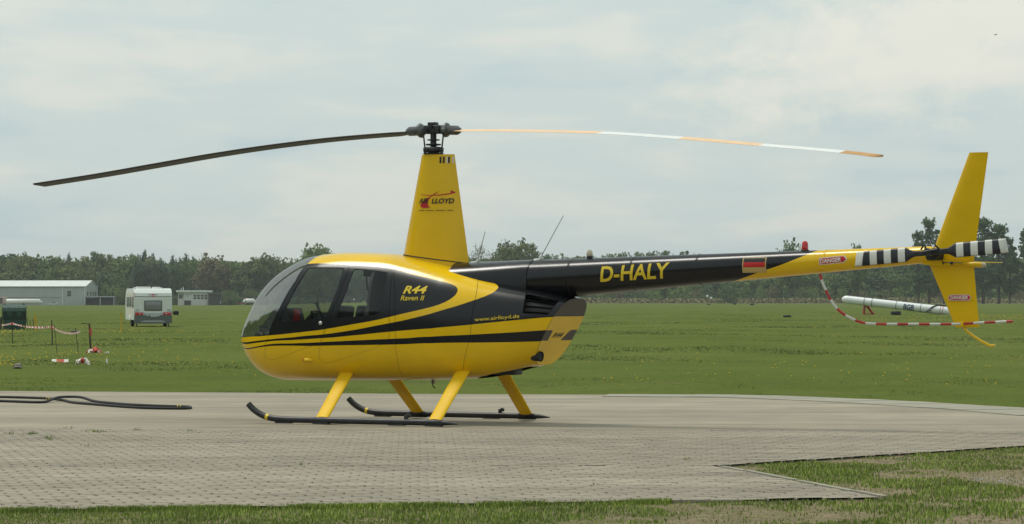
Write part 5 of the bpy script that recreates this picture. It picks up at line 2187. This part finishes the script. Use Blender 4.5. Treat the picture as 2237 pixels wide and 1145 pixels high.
# glider trailer, a long white tube on a frame
tr_ = empty('glider_trailer', far(50, 668, 1020), 0, 'long white glider trailer parked in front of the hangar', 'trailer')
tr_.location.z = float(gz(tr_.location.x, tr_.location.y)) - .02
m = MB()
m.tube([(-5.2, 0, 1.25), (-5.0, 0, 1.25), (5.3, 0, 1.25), (5.45, 0, 1.25)], [.75, .82, .82, .55], 20)
m.build('body', M['white'], tr_)
MB().box((-5.0, -.55, .35), (5.3, .55, .55)).build('frame', M['grey_metal'], tr_)
m = MB()
m.tube([(5.35, 0, 1.1), (6.1, 0, 1.15), (6.35, 0, 1.2)], [.38, .22, .05], 14).build('nose', M['white'], tr_)
MB().tube([(6.3, 0, 1.2), (6.6, 0, 1.25)], [.07, .09], 8).build('tip', M['rubber'], tr_)
for s in (-.6, .6):
    MB().lathe([(.1, -.1), (.33, -.1), (.36, 0), (.33, .1), (.1, .1)], 16, M4=Matrix.Translation((0.3, s, .36)) @ Matrix.Rotation(R(90), 4, 'X')).build('wheel', M['rubber'], tr_)
bx = empty('box_trailer', far(4, 668, 1035), 0, 'pinkish box trailer with a dark door cut off by the left edge', 'trailer')
bx.location.z = float(gz(bx.location.x, bx.location.y)) - .02
MB().box((-2.6, 0, .35), (1.55, 2.2, 2.75), bev=.08).build('body', M['pinkish'], bx)
MB().box((-1.9, -.03, .5), (.25, .0, 2.45)).build('door', M['plum'], bx)
for x in (-1.6, .9):
    MB().lathe([(.1, -.1), (.34, -.1), (.36, 0), (.34, .1), (.1, .1)], 16, M4=Matrix.Translation((x, .1, .36)) @ Matrix.Rotation(R(90), 4, 'X')).build('wheel', M['rubber'], bx)

# pale car in front of the hangar
cr_ = empty('parked_car', far(116.5, 668, 1000), 0, 'small silver white hatchback parked in front of the hangar wall', 'car')
cr_.location.z = float(gz(cr_.location.x, cr_.location.y))
k = 2.95 / 4.0
side = [(-2, .35), (-1.98, .75), (-1.55, .92), (-1.0, .98), (-.45, 1.38), (.1, 1.46), (1.2, 1.44), (1.75, 1.05), (1.95, .9), (2.0, .4)]
m = MB()
m.prism([(x * k, z * k) for x, z in side], 'y', -.8 * k, .8 * k).build('body', M['car_paint'], cr_)
for pts in ([(-.92, .98), (-.42, 1.34), (.05, 1.39), (.05, .98)], [(.13, .98), (.13, 1.39), (.95, 1.37), (1.05, .98)], [(1.15, 1.0), (1.10, 1.35), (1.32, 1.30), (1.62, 1.02)]):
    MB().prism([(x * k, z * k) for x, z in pts], 'y', -.815 * k, -.80 * k).build('window', M['dark_glass'], cr_)
for x in (-1.25, 1.25):
    w = MB().lathe([(.1, -.09), (.29, -.09), (.32, 0), (.29, .09), (.1, .09)], 18, M4=Matrix.Translation((x * k, -.66 * k, .31 * k)) @ Matrix.Rotation(R(90), 4, 'X') @ Matrix.Scale(k, 4)).build('wheel', M['rubber'], cr_)
MB().box((1.93 * k, -.7 * k, .7 * k), (2.01 * k, -.4 * k, .85 * k)).build('taillight', M['red_lens'], cr_)

# small flat-roofed house with a garage door
hp = far(428, 668, 1040)
HB = float(gz(hp.x, hp.y)) - .05
hs = empty('flat_roofed_house', (hp.x, hp.y, HB), 0, 'small white flat roofed house with a garage door behind the caravan', 'house')
mp = 1040 / 7000


def hx(u):
    return (u - 428) * mp


def hz(v):
    return 1.353 - (v - 652.9) * mp - HB


m = MB()
m.box((hx(402), 0, 0), (hx(455), 6, hz(639)))
m.box((hx(388), 1.2, 0), (hx(402), 6, hz(640)))
m.build('wall', M['house_wall'], hs)
MB().box((hx(385), -.8, hz(639)), (hx(460.5), 6.8, hz(634.5)), bev=.05).build('roof', M['trim'], hs)
gd = MB().box((hx(421.5), -.08, .05), (hx(453), -.01, hz(641.5))).build('garage_door', M['house_wall'], hs)
for r_ in range(2):
    for q in range(4):
        x0 = hx(422.8 + q * 7.9)
        z1 = hz(644.4 + r_ * 5.2)
        MB().box((x0, -.12, z1 - .58), (x0 + .92, -.09, z1)).build('pane', M['dark_glass'], gd)
MB().box((hx(402.5), -.06, .05), (hx(417.5), -.01, hz(656.5))).build('door', M['shed_dark'], hs)
m = MB()
m.lathe([(.30, 0), (.42, 0)], 24, M4=Matrix.Translation((hx(409.5), -.03, hz(646.3))) @ Matrix.Rotation(R(90), 4, 'X'))
m.lathe([(.0, 0), (.12, 0)], 12, M4=Matrix.Translation((hx(409.5), -.03, hz(646.3))) @ Matrix.Rotation(R(90), 4, 'X'))
m.build('round_sign', mat('pale_blue', (.16, .25, .42), .5), hs)
MB().box((hx(390), 1.1, hz(652)), (hx(398), 1.19, hz(644))).build('window', M['dark_glass'], hs)
for u, v in ((399, 627), (394.5, 630)):
    MB().cyl((hx(u), 2, hz(634.6)), (hx(u), 2, hz(v)), .11, n=8).build('chimney', M['trim'], hs)
ds = empty('shed', far(469, 668, 1038), 0, 'dark wooden shed attached right of the small flat roofed house', 'shed')
ds.location.z = HB
m = MB()
m.box((-2.0, .2, 0), (2.1, 4, hz(642)))
m.build('wall', M['shed_dark'], ds)
MB().box((-2.05, -.2, hz(642)), (2.2, 4.2, hz(640.6))).build('roof', M['gutter'], ds)
MB().box((1.75, .14, .6), (1.95, .19, 1.5)).build('panel', M['trim'], ds)

# white tank on wheels beside the nose of the helicopter
tk = empty('tank_trailer', far(545, 667, 1020), 0, 'white tank trailer with a red drawbar left of the helicopter nose', 'trailer')
tk.location.z = float(gz(tk.location.x, tk.location.y))
m = MB()
m.tube([(-2.2, 0, 1.05), (-1.6, 0, 1.2), (-1.3, 0, 1.28), (1.3, 0, 1.28), (1.8, 0, 1.1)], [.12, .6, .78, .78, .3], 16).build('tank', M['white'], tk)
MB().box((-3.9, -.12, .35), (-1.0, .12, .55)).build('drawbar', M['red'], tk)
MB().box((-1.25, -.82, .3), (-1.1, -.74, 2.15)).build('ladder', M['grey_metal'], tk)
for x in (-.5, .6):
    MB().lathe([(.1, -.1), (.38, -.1), (.42, 0), (.38, .1), (.1, .1)], 14, M4=Matrix.Translation((x, -.7, .42)) @ Matrix.Rotation(R(90), 4, 'X')).build('wheel', M['rubber'], tk)

# ------------------------------------------------------------------ caravan
cp = far(334.5, 712, 195)
CB = float(gz(cp.x, cp.y))
cv = empty('caravan', (cp.x, cp.y, CB), R(13), 'white touring caravan seen from behind, standing on the meadow', 'caravan')
M['cara'] = mat('caravan_white', (.66, .70, .67), .4, var=.04, coat=.3)
M['cara_side'] = mat('caravan_side', (.62, .60, .50), .5, var=.05)
M['cara_grey'] = mat('caravan_grey', (.10, .115, .11), .5)
M['cara_silver'] = mat('caravan_silver', (.42, .46, .47), .35, .4)
W2, LC = 1.15, 5.0
m = MB()
pr = [(0, .42), (0, 1.72), (.10, 2.05), (.35, 2.27), (.9, 2.34), (LC - .9, 2.34), (LC - .3, 2.15), (LC, 1.4), (LC - .1, .42)]
m.prism(pr, 'x', -W2, W2)
me_o = m.build('body', M['cara'], cv)
bm = bmesh.new()
bm.from_mesh(me_o.data)
ed = [e for e in bm.edges if len(e.link_faces) == 2 and (abs(e.link_faces[0].normal.x) > .9) != (abs(e.link_faces[1].normal.x) > .9)]
bmesh.ops.bevel(bm, geom=ed, offset=.06, segments=3, affect='EDGES', profile=.5)
bm.to_mesh(me_o.data)
bm.free()
MB().box((-W2 - .004, .15, .75), (-W2 + .001, LC - .5, 2.05)).build('side_panel', M['cara_side'], cv)
w = MB().box((-.54, -.035, .98), (.54, .0, 1.60), bev=.03).build('rear_window', M['cara_grey'], cv)
MB().box((-.475, -.045, 1.045), (.475, -.037, 1.545), bev=.003).build('pane', mat('tinted_pane', (.20, .21, .22), .12, coat=.6), w)
MB().box((-W2 + .02, -.02, 1.845), (W2 - .02, .03, 1.86)).build('trim_line', M['cara_grey'], cv)
MB().prism([(-1.13, .72), (-1.13, .98), (-.7, .90), (-.4, .83), (.4, .83), (.7, .90), (1.13, .98), (1.13, .72)], 'y', -.025, .02).build('light_panel', M['cara_silver'], cv)
for s in (-1, 1):
    m = MB()
    m.box((s * .86 - .24, -.055, .715), (s * .86 + .24, -.02, .875), bev=.03)
    o = m.build('taillight', M['red_lens'], cv)
    MB().lathe([(0, .0), (.045, 0), (.05, -.01)], 14, M4=Matrix.Translation((s * .80, -.06, .80)) @ Matrix.Rotation(R(90), 4, 'X')).build('lens', M['clear_lens'], o)
    MB().box((s * .95 - .11, -.03, 1.02), (s * .95 + .11, -.005, 1.045)).build('badge', M['cara_grey'], cv)
m = MB()
m.prism([(-1.15, .25), (-1.15, .70), (1.15, .70), (1.15, .25), (1.0, .20), (-1.0, .20)], 'y', -.05, .15).build('bumper', M['cara_grey'], cv)
MB().prism([(-.80, .30), (.80, .30), (.55, .38), (-.55, .38)], 'y', -.065, -.05).build('bumper_strip', M['cara_silver'], cv)
npl = MB().box((-.27, -.075, .60), (.27, -.05, .72), bev=.004).build('number_plate', mat('plate_grey', (.42, .44, .45), .4), cv)
MB().box((-.268, -.08, .605), (-.20, -.076, .715)).build('plate_band', M['letter_blue'], npl)
for s in (-1, 1):
    MB().prism([(s * .30, .62), (s * .42, .72), (s * .30, .72)], 'y', -.07, -.05).build('reflector', M['white'], cv)
m = MB()
for x in (-.24, -.14, .14, .24):
    m.box((x - .03, -.02, 1.945), (x + .03, .0, 1.985))
m.build('emblem_mark', M['cara_grey'], cv)
MB().box((-.075, -.02, 1.935), (.075, .0, 1.995), bev=.01).build('emblem_mark', M['red'], cv)
MB().box((-.13, -.035, 1.845), (.13, -.01, 1.885), bev=.005).build('third_brake_light', M['red_lens'], cv)
for (x0, x1, y0, h_) in ((-.88, -.02, 1.0, .11), (.14, .62, 1.2, .10), (.62, .70, .8, .05)):
    MB().box((x0, y0, 2.33), (x1, y0 + .7, 2.33 + h_), bev=.045).build('roof_hatch', M['white'], cv)
MB().box((-1.10, .6, 2.3), (-.98, .9, 2.40), bev=.03).build('roof_vent', M['white'], cv)
for y0, y1, z0 in ((.35, 1.0, 1.22), (1.5, 2.6, 1.28), (3.0, 4.1, 1.28)):
    w = MB().box((-W2 - .03, y0, z0 - .05), (-W2 - .003, y1, 1.82), bev=.012).build('side_window', M['cara_grey'], cv)
MB().box((-W2 - .02, .02, 1.75), (-W2, .12, 2.1)).build('marker_light', M['red_lens'], cv)
m = MB()
for s in (-1, 1):
    MB().lathe([(.12, -.09), (.30, -.1), (.33, -.05), (.33, .05), (.30, .1), (.12, .09)], 20,
               M4=Matrix.Translation((s * 1.0, 2.3, .33)) @ Matrix.Rotation(R(90), 4, 'Y')).build('wheel', M['rubber'], cv)
    MB().tube([(s * .95, .35, .42), (s * .98, .32, .02)], .035, 8).build('corner_steady', M['rubber'], cv)
MB().box((-W2 - .02, 1.75, .40), (-W2 + .05, 2.85, .72), bev=.02).build('wheel_arch', M['white'], cv)
MB().box((-.9, .3, .22), (.9, 4.4, .42)).build('chassis', M['rubber'], cv)
jm = far(384, 684, 205)
o = MB().box((jm.x - .16, jm.y, jm.z - .12), (jm.x + .18, jm.y + .2, jm.z + .14), bev=.05).box((jm.x - .4, jm.y + .05, jm.z - .05), (jm.x - .1, jm.y + .12, jm.z + .02)).build('towing_mirror', M['rubber'])
o.parent = cv
o.matrix_parent_inverse = (Matrix.Translation(cv.location) @ Matrix.Rotation(R(13), 4, 'Z')).inverted()

# ------------------------------------------------------------------ hooded beach chair
kp = far(30, 722.5, 172)
bc = empty('beach_chair', (kp.x, kp.y, float(gz(kp.x, kp.y)) - .02), R(8), 'dark green hooded wicker beach chair seen from behind', 'beach chair')
M['green_cloth'] = mat('green_canvas', (.018, .060, .043), .55, var=.25, vscale=3)
M['green_dark'] = mat('green_wicker', (.010, .026, .020), .75, var=.3, vscale=20, bump=.6, bscale=45)
m = MB()
m.prism([(-.02, .0), (.62, .0), (.66, .55), (-.06, .55)], 'x', -.56, .64).build('base', M['green_cloth'], bc)
hood = [(.0, .52), (-.05, .80), (-.07, 1.02), (.0, 1.20), (.18, 1.31), (.48, 1.36), (.75, 1.30), (.70, 1.24), (.50, 1.28), (.22, 1.23), (.08, 1.13), (.03, 1.0), (.05, .80), (.08, .52)]
m = MB()
for k in range(5):
    x0 = -.58 + k * .246
    m.prism([(y - .008 * (k % 2), z + .006 * (k % 2)) for y, z in hood], 'x', x0, x0 + .240, smooth=False)
m.build('hood', M['green_cloth'], bc)
MB().prism([(-.03, .55), (-.07, 1.0), (.03, 1.03), (.10, .55)], 'x', -.55, .63).build('backrest', M['green_dark'], bc)
for x in (-.63, .64):
    MB().prism([(.05, .35), (-.02, .9), (.02, 1.18), (.20, 1.29), (.5, 1.33), (.66, 1.1), (.62, .35)], 'x', x, x + .03).build('side_panel', M['green_dark'], bc)
MB().box((-.74, .02, .0), (-.64, .66, .72), bev=.04).build('armrest', mat('brown_wicker', (.06, .055, .04), .8, var=.3, vscale=20), bc)

# ------------------------------------------------------------------ stakes, barrier tape and litter
M['stake_wood'] = mat('stake_wood', (.055, .045, .030), .85, var=.35, vscale=14)
M['stake_iron'] = mat('stake_iron', (.028, .026, .024), .7)
M['stake_yellow'] = mat('stake_yellow', (.50, .34, .02), .6, var=.15)
M['tape_red'] = mat('tape_red', (.52, .06, .035), .5)
M['tape_white'] = mat('tape_white', (.70, .68, .62), .5)


def post(name, u0, vt, u1, vb, dist, r, material, label, cat='stake', sharp=False):
    a = far(u1, vb, dist)
    a.z = float(gz(a.x, a.y)) - .05
    b_ = far(u0, vt, dist)
    m = MB()
    n = 6
    pts = [tuple(a.lerp(b_, f) + Vector((random.uniform(-r, r) * .4, 0, 0))) for f in (0, .3, .65, 1)]
    m.tube(pts, [r, r * .95, r * .9, r * .85], 7)
    o = m.build(name, material)
    tag(o, label, cat)
    return b_


SD = 98.0
pA = post('tape_stake', 26.5, 703, 27.5, 744, 104, .016, M['stake_iron'], 'thin dark stake in front of the green beach chair holding the tape')
pB = post('tape_stake', 113.5, 700, 114, 747, 101, .019, M['stake_iron'], 'straight dark stake where the sagging tape begins')
pC = post('tape_stake', 118, 709, 126, 779, 80, .009, M['stake_wood'], 'slim brownish rod beside the straight dark stake')
pD = post('tape_stake', 165, 717, 172, 778, 80, .009, M['stake_wood'], 'slim brownish rod under the loose end of the tape')
pE = post('wooden_stake', 195, 707, 199.5, 762, 86, .028, M['stake_wood'], 'thick leaning wooden stake above the crumpled red tape')
o = MB().tube([tuple(far(194, 708, 86)), tuple(far(181, 706.8, 86))], .010, 6).tube([tuple(far(181, 706.8, 86)), tuple(far(178, 707.2, 86))], .012, 6).build('nail_bar', M['stake_iron'])
o.parent = bpy.data.objects['wooden_stake']
o = MB().tube([tuple(far(197.5, 716, 85.9)), tuple(far(198.6, 733, 85.9))], .032, 7, cap=False).build('tape_wrap', M['tape_red'])
o.parent = bpy.data.objects['wooden_stake']
for i, (u, v0, v1) in enumerate(((59.5, 694, 714), (65.5, 699, 713), (72.5, 697, 714))):
    post('thin_rod', u, v0, u, v1, 165, .018, M['stake_iron'], ('leftmost and tallest', 'middle, shortest', 'rightmost')[i] + ' of three thin dark rods beside the beach chair', 'rod')
post('yellow_post', 78, 688, 78.5, 721, 165, .075, M['stake_yellow'], 'short thick yellow post beside the green beach chair', 'post')
post('yellow_post', 265.5, 683.5, 265.5, 721.5, 165, .045, M['stake_yellow'], 'slim yellow post in front of the caravan', 'post')

tp = [(3, 711, 110), (14, 709.5, 107), (26.5, 707.3, 104), (40, 710.5, 103.5), (57, 714, 103), (75, 715.2, 102.5), (95, 715.8, 102), (113.5, 714.2, 101), (122, 720, 98), (135, 725.5, 95), (150, 728.6, 92), (163, 728, 90), (175.5, 725, 88)]
tpp = [tuple(far(*q)) for q in tp]
line = smooth_line(tpp, .035)
V, F, mi_ = [], [], []
for i, p in enumerate(line):
    tw = .5 + .45 * math.sin(i * .21) * math.sin(i * .05 + 1)
    w = .032
    dv = Vector((0, math.cos(tw * 2.2), math.sin(tw * 2.2))) * w
    V += [Vector(p) - dv, Vector(p) + dv]
for i in range(len(line) - 1):
    F.append([2 * i, 2 * i + 1, 2 * i + 3, 2 * i + 2])
    mi_.append(1 if (i // 3) % 2 else 0)
m = MB()
m.v, m.f, m.mi, m.sm = [tuple(v) for v in V], F, mi_, [False] * len(F)
o = m.build('barrier_tape', [M['tape_red'], M['tape_white']])
tag(o, 'red and white barrier tape strung between the stakes, its end hanging loose', 'tape')
o = MB().tube([tuple(far(26.5, 709.5, 103.9)), tuple(far(26.5, 704, 103.9))], [.04, .025], 7).build('tape_knot', M['tape_red'], o)
MB().tube([tuple(far(113.5, 712, 100.9)), tuple(far(114, 719, 100.9))], [.04, .045], 7).build('tape_knot', M['tape_red'], bpy.data.objects['barrier_tape'])


def crumple(name, u, v, dist, w, h_, n, seed, label, frac=.5):
    rg = random.Random(seed)
    c = far(u, v, dist)
    c.z = float(gz(c.x, c.y))
    m = MB()
    for i in range(n):
        t = rg.uniform(-1, 1)
        x = c.x + t * w / 2
        z = c.z + h_ * (1 - t * t) * rg.uniform(.25, .95) + .02
        y = c.y + rg.uniform(-.15, .15)
        a = rg.uniform(-.7, .7)
        l = w * rg.uniform(.14, .30)
        b_ = rg.uniform(.03, .07)
        bend = rg.uniform(-.06, .06)
        dx, dz = math.cos(a) * l / 2, math.sin(a) * l / 2
        m.add([(x - dx, y, max(c.z, z - dz - b_)), (x + dx, y + .05, max(c.z, z + dz - b_)), (x + dx, y + .08, max(c.z + .02, z + dz + b_)), (x - dx, y + .03, max(c.z + .02, z - dz + b_)), (x, y - .06, z + bend)],
              [[0, 1, 4], [1, 2, 4], [2, 3, 4], [3, 0, 4]], 0 if rg.random() < frac else 1)
    o = m.build(name, [M['tape_red'], M['tape_white']])
    return tag(o, label, 'tape')


crumple('tape_heap', 204, 770, 81, .36, .11, 26, 3, 'crumpled heap of red and white tape at the foot of the thick stake', .6)
crumple('tape_heap', 181, 794.5, 67, .28, .11, 16, 9, 'small crumple of white and red tape near the slim rods', .3)
crumple('tape_scrap', 232, 792.5, 68, .06, .03, 5, 2, 'white scrap of tape lying alone in the grass, nearest the camera', 0)
crumple('tape_scrap', 231, 769.5, 80, .13, .02, 6, 4, 'pale scrap of tape lying right of the larger tape heap', 0)
m = MB()
a, b_ = far(113, 790, 69), far(149, 790.5, 69)
for i, (f0, f1, k) in enumerate(((0, .28, 1), (.28, .74, 0), (.74, 1, 1))):
    p, q = a.lerp(b_, f0), a.lerp(b_, f1)
    p.z = q.z = float(gz(p.x, p.y)) + .05
    m.add([p + Vector((0, 0, -.03 + .02 * (i == 0))), q + Vector((0, 0, -.03)), q + Vector((0, .05, .03)), p + Vector((0, .05, .03))], [[0, 1, 2, 3]], k)
tag(m.build('tape_strip', [M['tape_red'], M['tape_white']]), 'flat strip of white and red tape lying in the grass', 'tape')

# stone
bm = bmesh.new()
bmesh.ops.create_icosphere(bm, subdivisions=3, radius=1)
for v in bm.verts:
    k = 1 + .22 * math.sin(v.co.x * 5 + v.co.y * 3) + .15 * math.sin(v.co.z * 7 + v.co.y * 5)
    v.co = Vector((v.co.x * .088 * k, v.co.y * .08 * k, max(-.02, v.co.z * .062 * k + .025)))
me = bpy.data.meshes.new('stone')
bm.to_mesh(me)
bm.free()
o = link('stone', me, None, [mat('stone_grey', (.24, .21, .19), .9, var=.3, vscale=12, bump=.5)])
p = far(39.5, 802, 63.5)
o.location = (p.x, p.y, float(gz(p.x, p.y)))
tag(o, 'grey stone lying in the grass near the pad, far left', 'stone')


# ------------------------------------------------------------------ tyres in the field
def tyre(u, v, dist, r, h_, label, group=None):
    p = far(u, v, dist)
    m = MB()
    ridge = [(r * .62, 0), (r * .90, 0), (r, h_ * .22), (r * 1.01, h_ * .5), (r, h_ * .78), (r * .90, h_), (r * .62, h_), (r * .55, h_ * .9), (r * .55, h_ * .1), (r * .62, 0)]
    m.lathe(ridge, 24)
    o = m.build('tyre', M['rubber'])
    o.location = (p.x, p.y, float(gz(p.x, p.y)) - .02)
    return tag(o, label, 'tyre', group)


tyre(163, 714, 150, .20, .10, 'flat black tyre lying in the meadow between the tape stakes and the caravan', 'tyres lying in the meadow')
tyre(1957, 688, 272, .44, .34, 'black tyre lying in front of the white tube', 'tyres lying in the meadow')
tyre(1719.5, 694, 232, .29, .20, 'black tyre lying alone in front of the guard tube', 'tyres lying in the meadow')
tyre(1643, 665.5, 700, .50, .34, 'largest of three small black tyres at the far edge of the field', 'tyres lying in the meadow')
tyre(1605, 664, 760, .36, .30, 'middle of three small black tyres at the far edge of the field', 'tyres lying in the meadow')
tyre(1548, 665.5, 720, .42, .22, 'leftmost of three small black tyres at the far edge of the field', 'tyres lying in the meadow')
for i, (u, v) in enumerate(((1545, 647.5), (1553.5, 651.5))):
    p = far(u, v, 820)
    zb = float(gz(p.x, p.y))
    m = MB()
    r_ = .36
    m.lathe([(0, -.03), (r_, -.03), (r_, .03), (0, .03)], 18, M4=Matrix.Translation((p.x, p.y, p.z)) @ Matrix.Rotation(R(90), 4, 'X'))
    o = tag(m.build('marker_disc', M['white']), ('upper left', 'lower right')[i] + ' of two small white marker discs at the field edge', 'marker')
    m = MB().tube([(p.x, p.y + .05, zb), (p.x, p.y + .05, p.z)], .04, 6).build('marker_post', M['stake_iron'], o)

# ------------------------------------------------------------------ white survey tube on its stand
TD = 285.0
ta, tb = far(1849, 654.8, TD), far(2086, 681.5, TD - 4)
tu = empty('survey_tube', (ta.x, ta.y, 0), 0, 'long white survey tube resting on a red stand in the meadow', 'survey tube')
M['tube_white'] = mat('tube_white', (.70, .72, .70), .35, var=.04, coat=.3)
d = (tb - ta)
Lt = d.length
dn_ = d.normalized()
tf = Matrix.Translation((0, 0, ta.z)) @ dn_.to_track_quat('X', 'Z').to_matrix().to_4x4()
rr = .36


def tq(s, y=0, z=0):
    return tf @ Vector((s, y, z))


m = MB()
st = [(-.42, .05), (-.38, .16), (-.28, .26), (-.1, .34), (.1, rr), (Lt - .5, rr + .02), (Lt, rr + .02)]
m.tube([tq(s) for s, r_ in st], [r_ for s, r_ in st], 24, up=(0, 1, 0)).build('tube', M['tube_white'], tu)
for s in (1.75, 2.45, 4.7, 6.95):
    m = MB()
    m.tube([tq(s - .03), tq(s + .03)], rr + .03, 24, cap=False, up=(0, 1, 0))
    m.tube([tq(s, 0, rr + .02), tq(s, 0, rr + .10)], .04, 6)
    m.build('clamp_ring', M['grey_metal'], tu)
m = MB()
m.tube([tq(7.5, -.37, -.28), tq(7.75, -.40, -.05), tq(8.0, -.36, .22), tq(8.3, -.1, .40), tq(8.8, 0, .42)], .045, 8)
m.tube([tq(7.8, -.37, -.28), tq(7.95, -.40, .0), tq(8.15, -.34, .26), tq(8.5, -.1, .42)], .03, 8)
m.build('strap', M['rubber'], tu)
m = MB()
m.box((8.2, -.12, .36), (9.2, .12, .50), bev=.04, M4=tf)
m.build('saddle', M['stake_wood'], tu)
for s in (8.75, 8.98):
    m = MB()
    for k in range(9):
        a = 2 * PI * k / 18 - PI / 2
        b1, b2 = -PI / 2 + (k - 4) * .28 - .08, -PI / 2 + (k - 4) * .28 + .08
        q = [(s - .035, rr + .028, b1), (s + .035, rr + .028, b1), (s + .035, rr + .028, b2), (s - .035, rr + .028, b2)]
        m.add([tq(x, math.sin(b) * r_, math.cos(b) * r_ * 1.0) for x, r_, b in q], [[0, 1, 2, 3]])
    m.build('red_mark', M['letter_red'], tu)


def tube_txt(u, v):
    u, v = np.asarray(u), np.asarray(v)
    out = []
    for a, b_ in zip(u, v):
        ph = -PI / 2 + (.02 - b_ * .95 + .42)
        out.append(tuple(tq(5.42 + a * .92, math.sin(ph) * (rr + .03), -math.cos(ph + PI / 2 - PI / 2) * 0 + (b_ - .5) * .42 - .02)))
    o = np.array(out)
    zc_ = (v - .5) * .50 - .02
    yy = -np.sqrt(np.maximum((rr + .03) ** 2 - zc_**2, 0))
    return np.array([tuple(tq(5.38 + a * 1.02, y, z)) for a, y, z in zip(u, yy, zc_)])


text_on('lettering', 'BGR', tube_txt, M['letter_blue'], tu, .12, .03, cuts=4)
m = MB()
q = [tq(x, -math.sqrt((rr + .03) ** 2 - z * z), z) for x, z in ((5.6, -.29), (6.36, -.29), (6.36, -.26), (5.6, -.26))]
m.add(q, [[0, 1, 2, 3]]).build('underline', M['letter_blue'], tu)
m = MB()
gz0 = float(gz(ta.x, ta.y)) - .02
c1, c2 = tq(1.8), tq(2.35)
for y in (-.30, .30):
    for (xa, za, xb, zb) in ((c1.x - .02, c1.z - rr * .75, c1.x - .08, gz0), (c1.x + .10, c1.z - rr * .75, c1.x + .42, gz0 + .5), (c2.x - .35, c2.z - rr * .8, c2.x + .28, gz0)):
        m.tube([(xa, y, za), (xb, y, zb)], .075, 4)
m.tube([(c1.x - .08, -.30, gz0 + .04), (c2.x + .28, -.30, gz0 + .04)], .035, 4)
m.tube([(c1.x - .08, .30, gz0 + .04), (c2.x + .28, .30, gz0 + .04)], .035, 4)
m.tube([(c1.x - .02, -.34, c1.z - rr * .72), (c1.x - .02, .34, c1.z - rr * .72)], .06, 4)
m.build('stand', M['red'], tu)

# ------------------------------------------------------------------ doubled black hose on the pad
HR = .0175
def gp3(u, v, lift=0.0):
    x, y = g(u, v)
    return (x, y, -.004 + HR + lift)


hA = [(-40, 868.5), (0, 869.2), (60, 870.8), (105, 872.6), (135, 876), (160, 881.5), (200, 885), (255, 889.5), (300, 892.5), (340, 894), (390, 894.6), (408, 894.2), (417, 893)]
hB = [(417, 893), (412, 891.2), (398, 890.6), (380, 890), (340, 888.8), (280, 886), (240, 882.5), (205, 878.5), (177, 876), (150, 874.9), (125, 876.8), (100, 880), (80, 881), (40, 879.6), (0, 878.2), (-40, 877)]
P = []
for i, q in enumerate(hA):
    P.append(gp3(*q))
for i, q in enumerate(hB[1:]):
    P.append(gp3(q[0], q[1], .035 if 120 < q[0] < 180 else 0.0))
hose = MB().tube(smooth_line(P, .06), HR, 10).build('hose', M['rubber'])
tag(hose, 'long doubled black hose with yellow bands lying on the concrete pad', 'hose')
for u, v in ((104, 872.5), (109, 872.9), (390, 890.4), (396, 890.5)):
    a = Vector(gp3(u - .8, v))
    b_ = Vector(gp3(u + .8, v + .05))
    MB().tube([a, b_], HR + .002, 10, cap=False).build('band', M['letter_yellow'], hose)

# bird high in the sky on the right
p = far(2175, 76, 420)
m = MB()
m.tube([(-.22, 0, -.02), (0, 0, 0), (.20, 0, .02)], [.01, .06, .015], 8)
m.add([(0, -.05, .02), (.08, .05, .02), (.30, .05, .16), (.22, .0, .15)], [[0, 1, 2, 3]])
m.add([(0, -.05, .02), (.08, .05, .02), (-.26, .05, .13), (-.30, .0, .12)], [[0, 1, 2, 3]])
o = m.build('bird', M['rubber'])
o.location = p
tag(o, 'tiny dark bird flying high in the sky on the right', 'bird')

# ------------------------------------------------------------------ air
if HAZE:
    hz_m = bpy.data.materials.new('haze')
    hz_m.use_nodes = True
    nt = hz_m.node_tree
    nt.nodes.remove(nt.nodes['Principled BSDF'])
    pv = nt.nodes.new('ShaderNodeVolumePrincipled')
    pv.inputs['Color'].default_value = (.86, .92, .95, 1)
    pv.inputs['Density'].default_value = HAZE
    nt.links.new(pv.outputs[0], nt.nodes['Material Output'].inputs['Volume'])
    o = MB().box((-4200, -1600, -3.5), (4200, 7200, 48)).build('haze', hz_m)
    tag(o, 'thin pale air over the whole airfield', None, None, 'stuff')
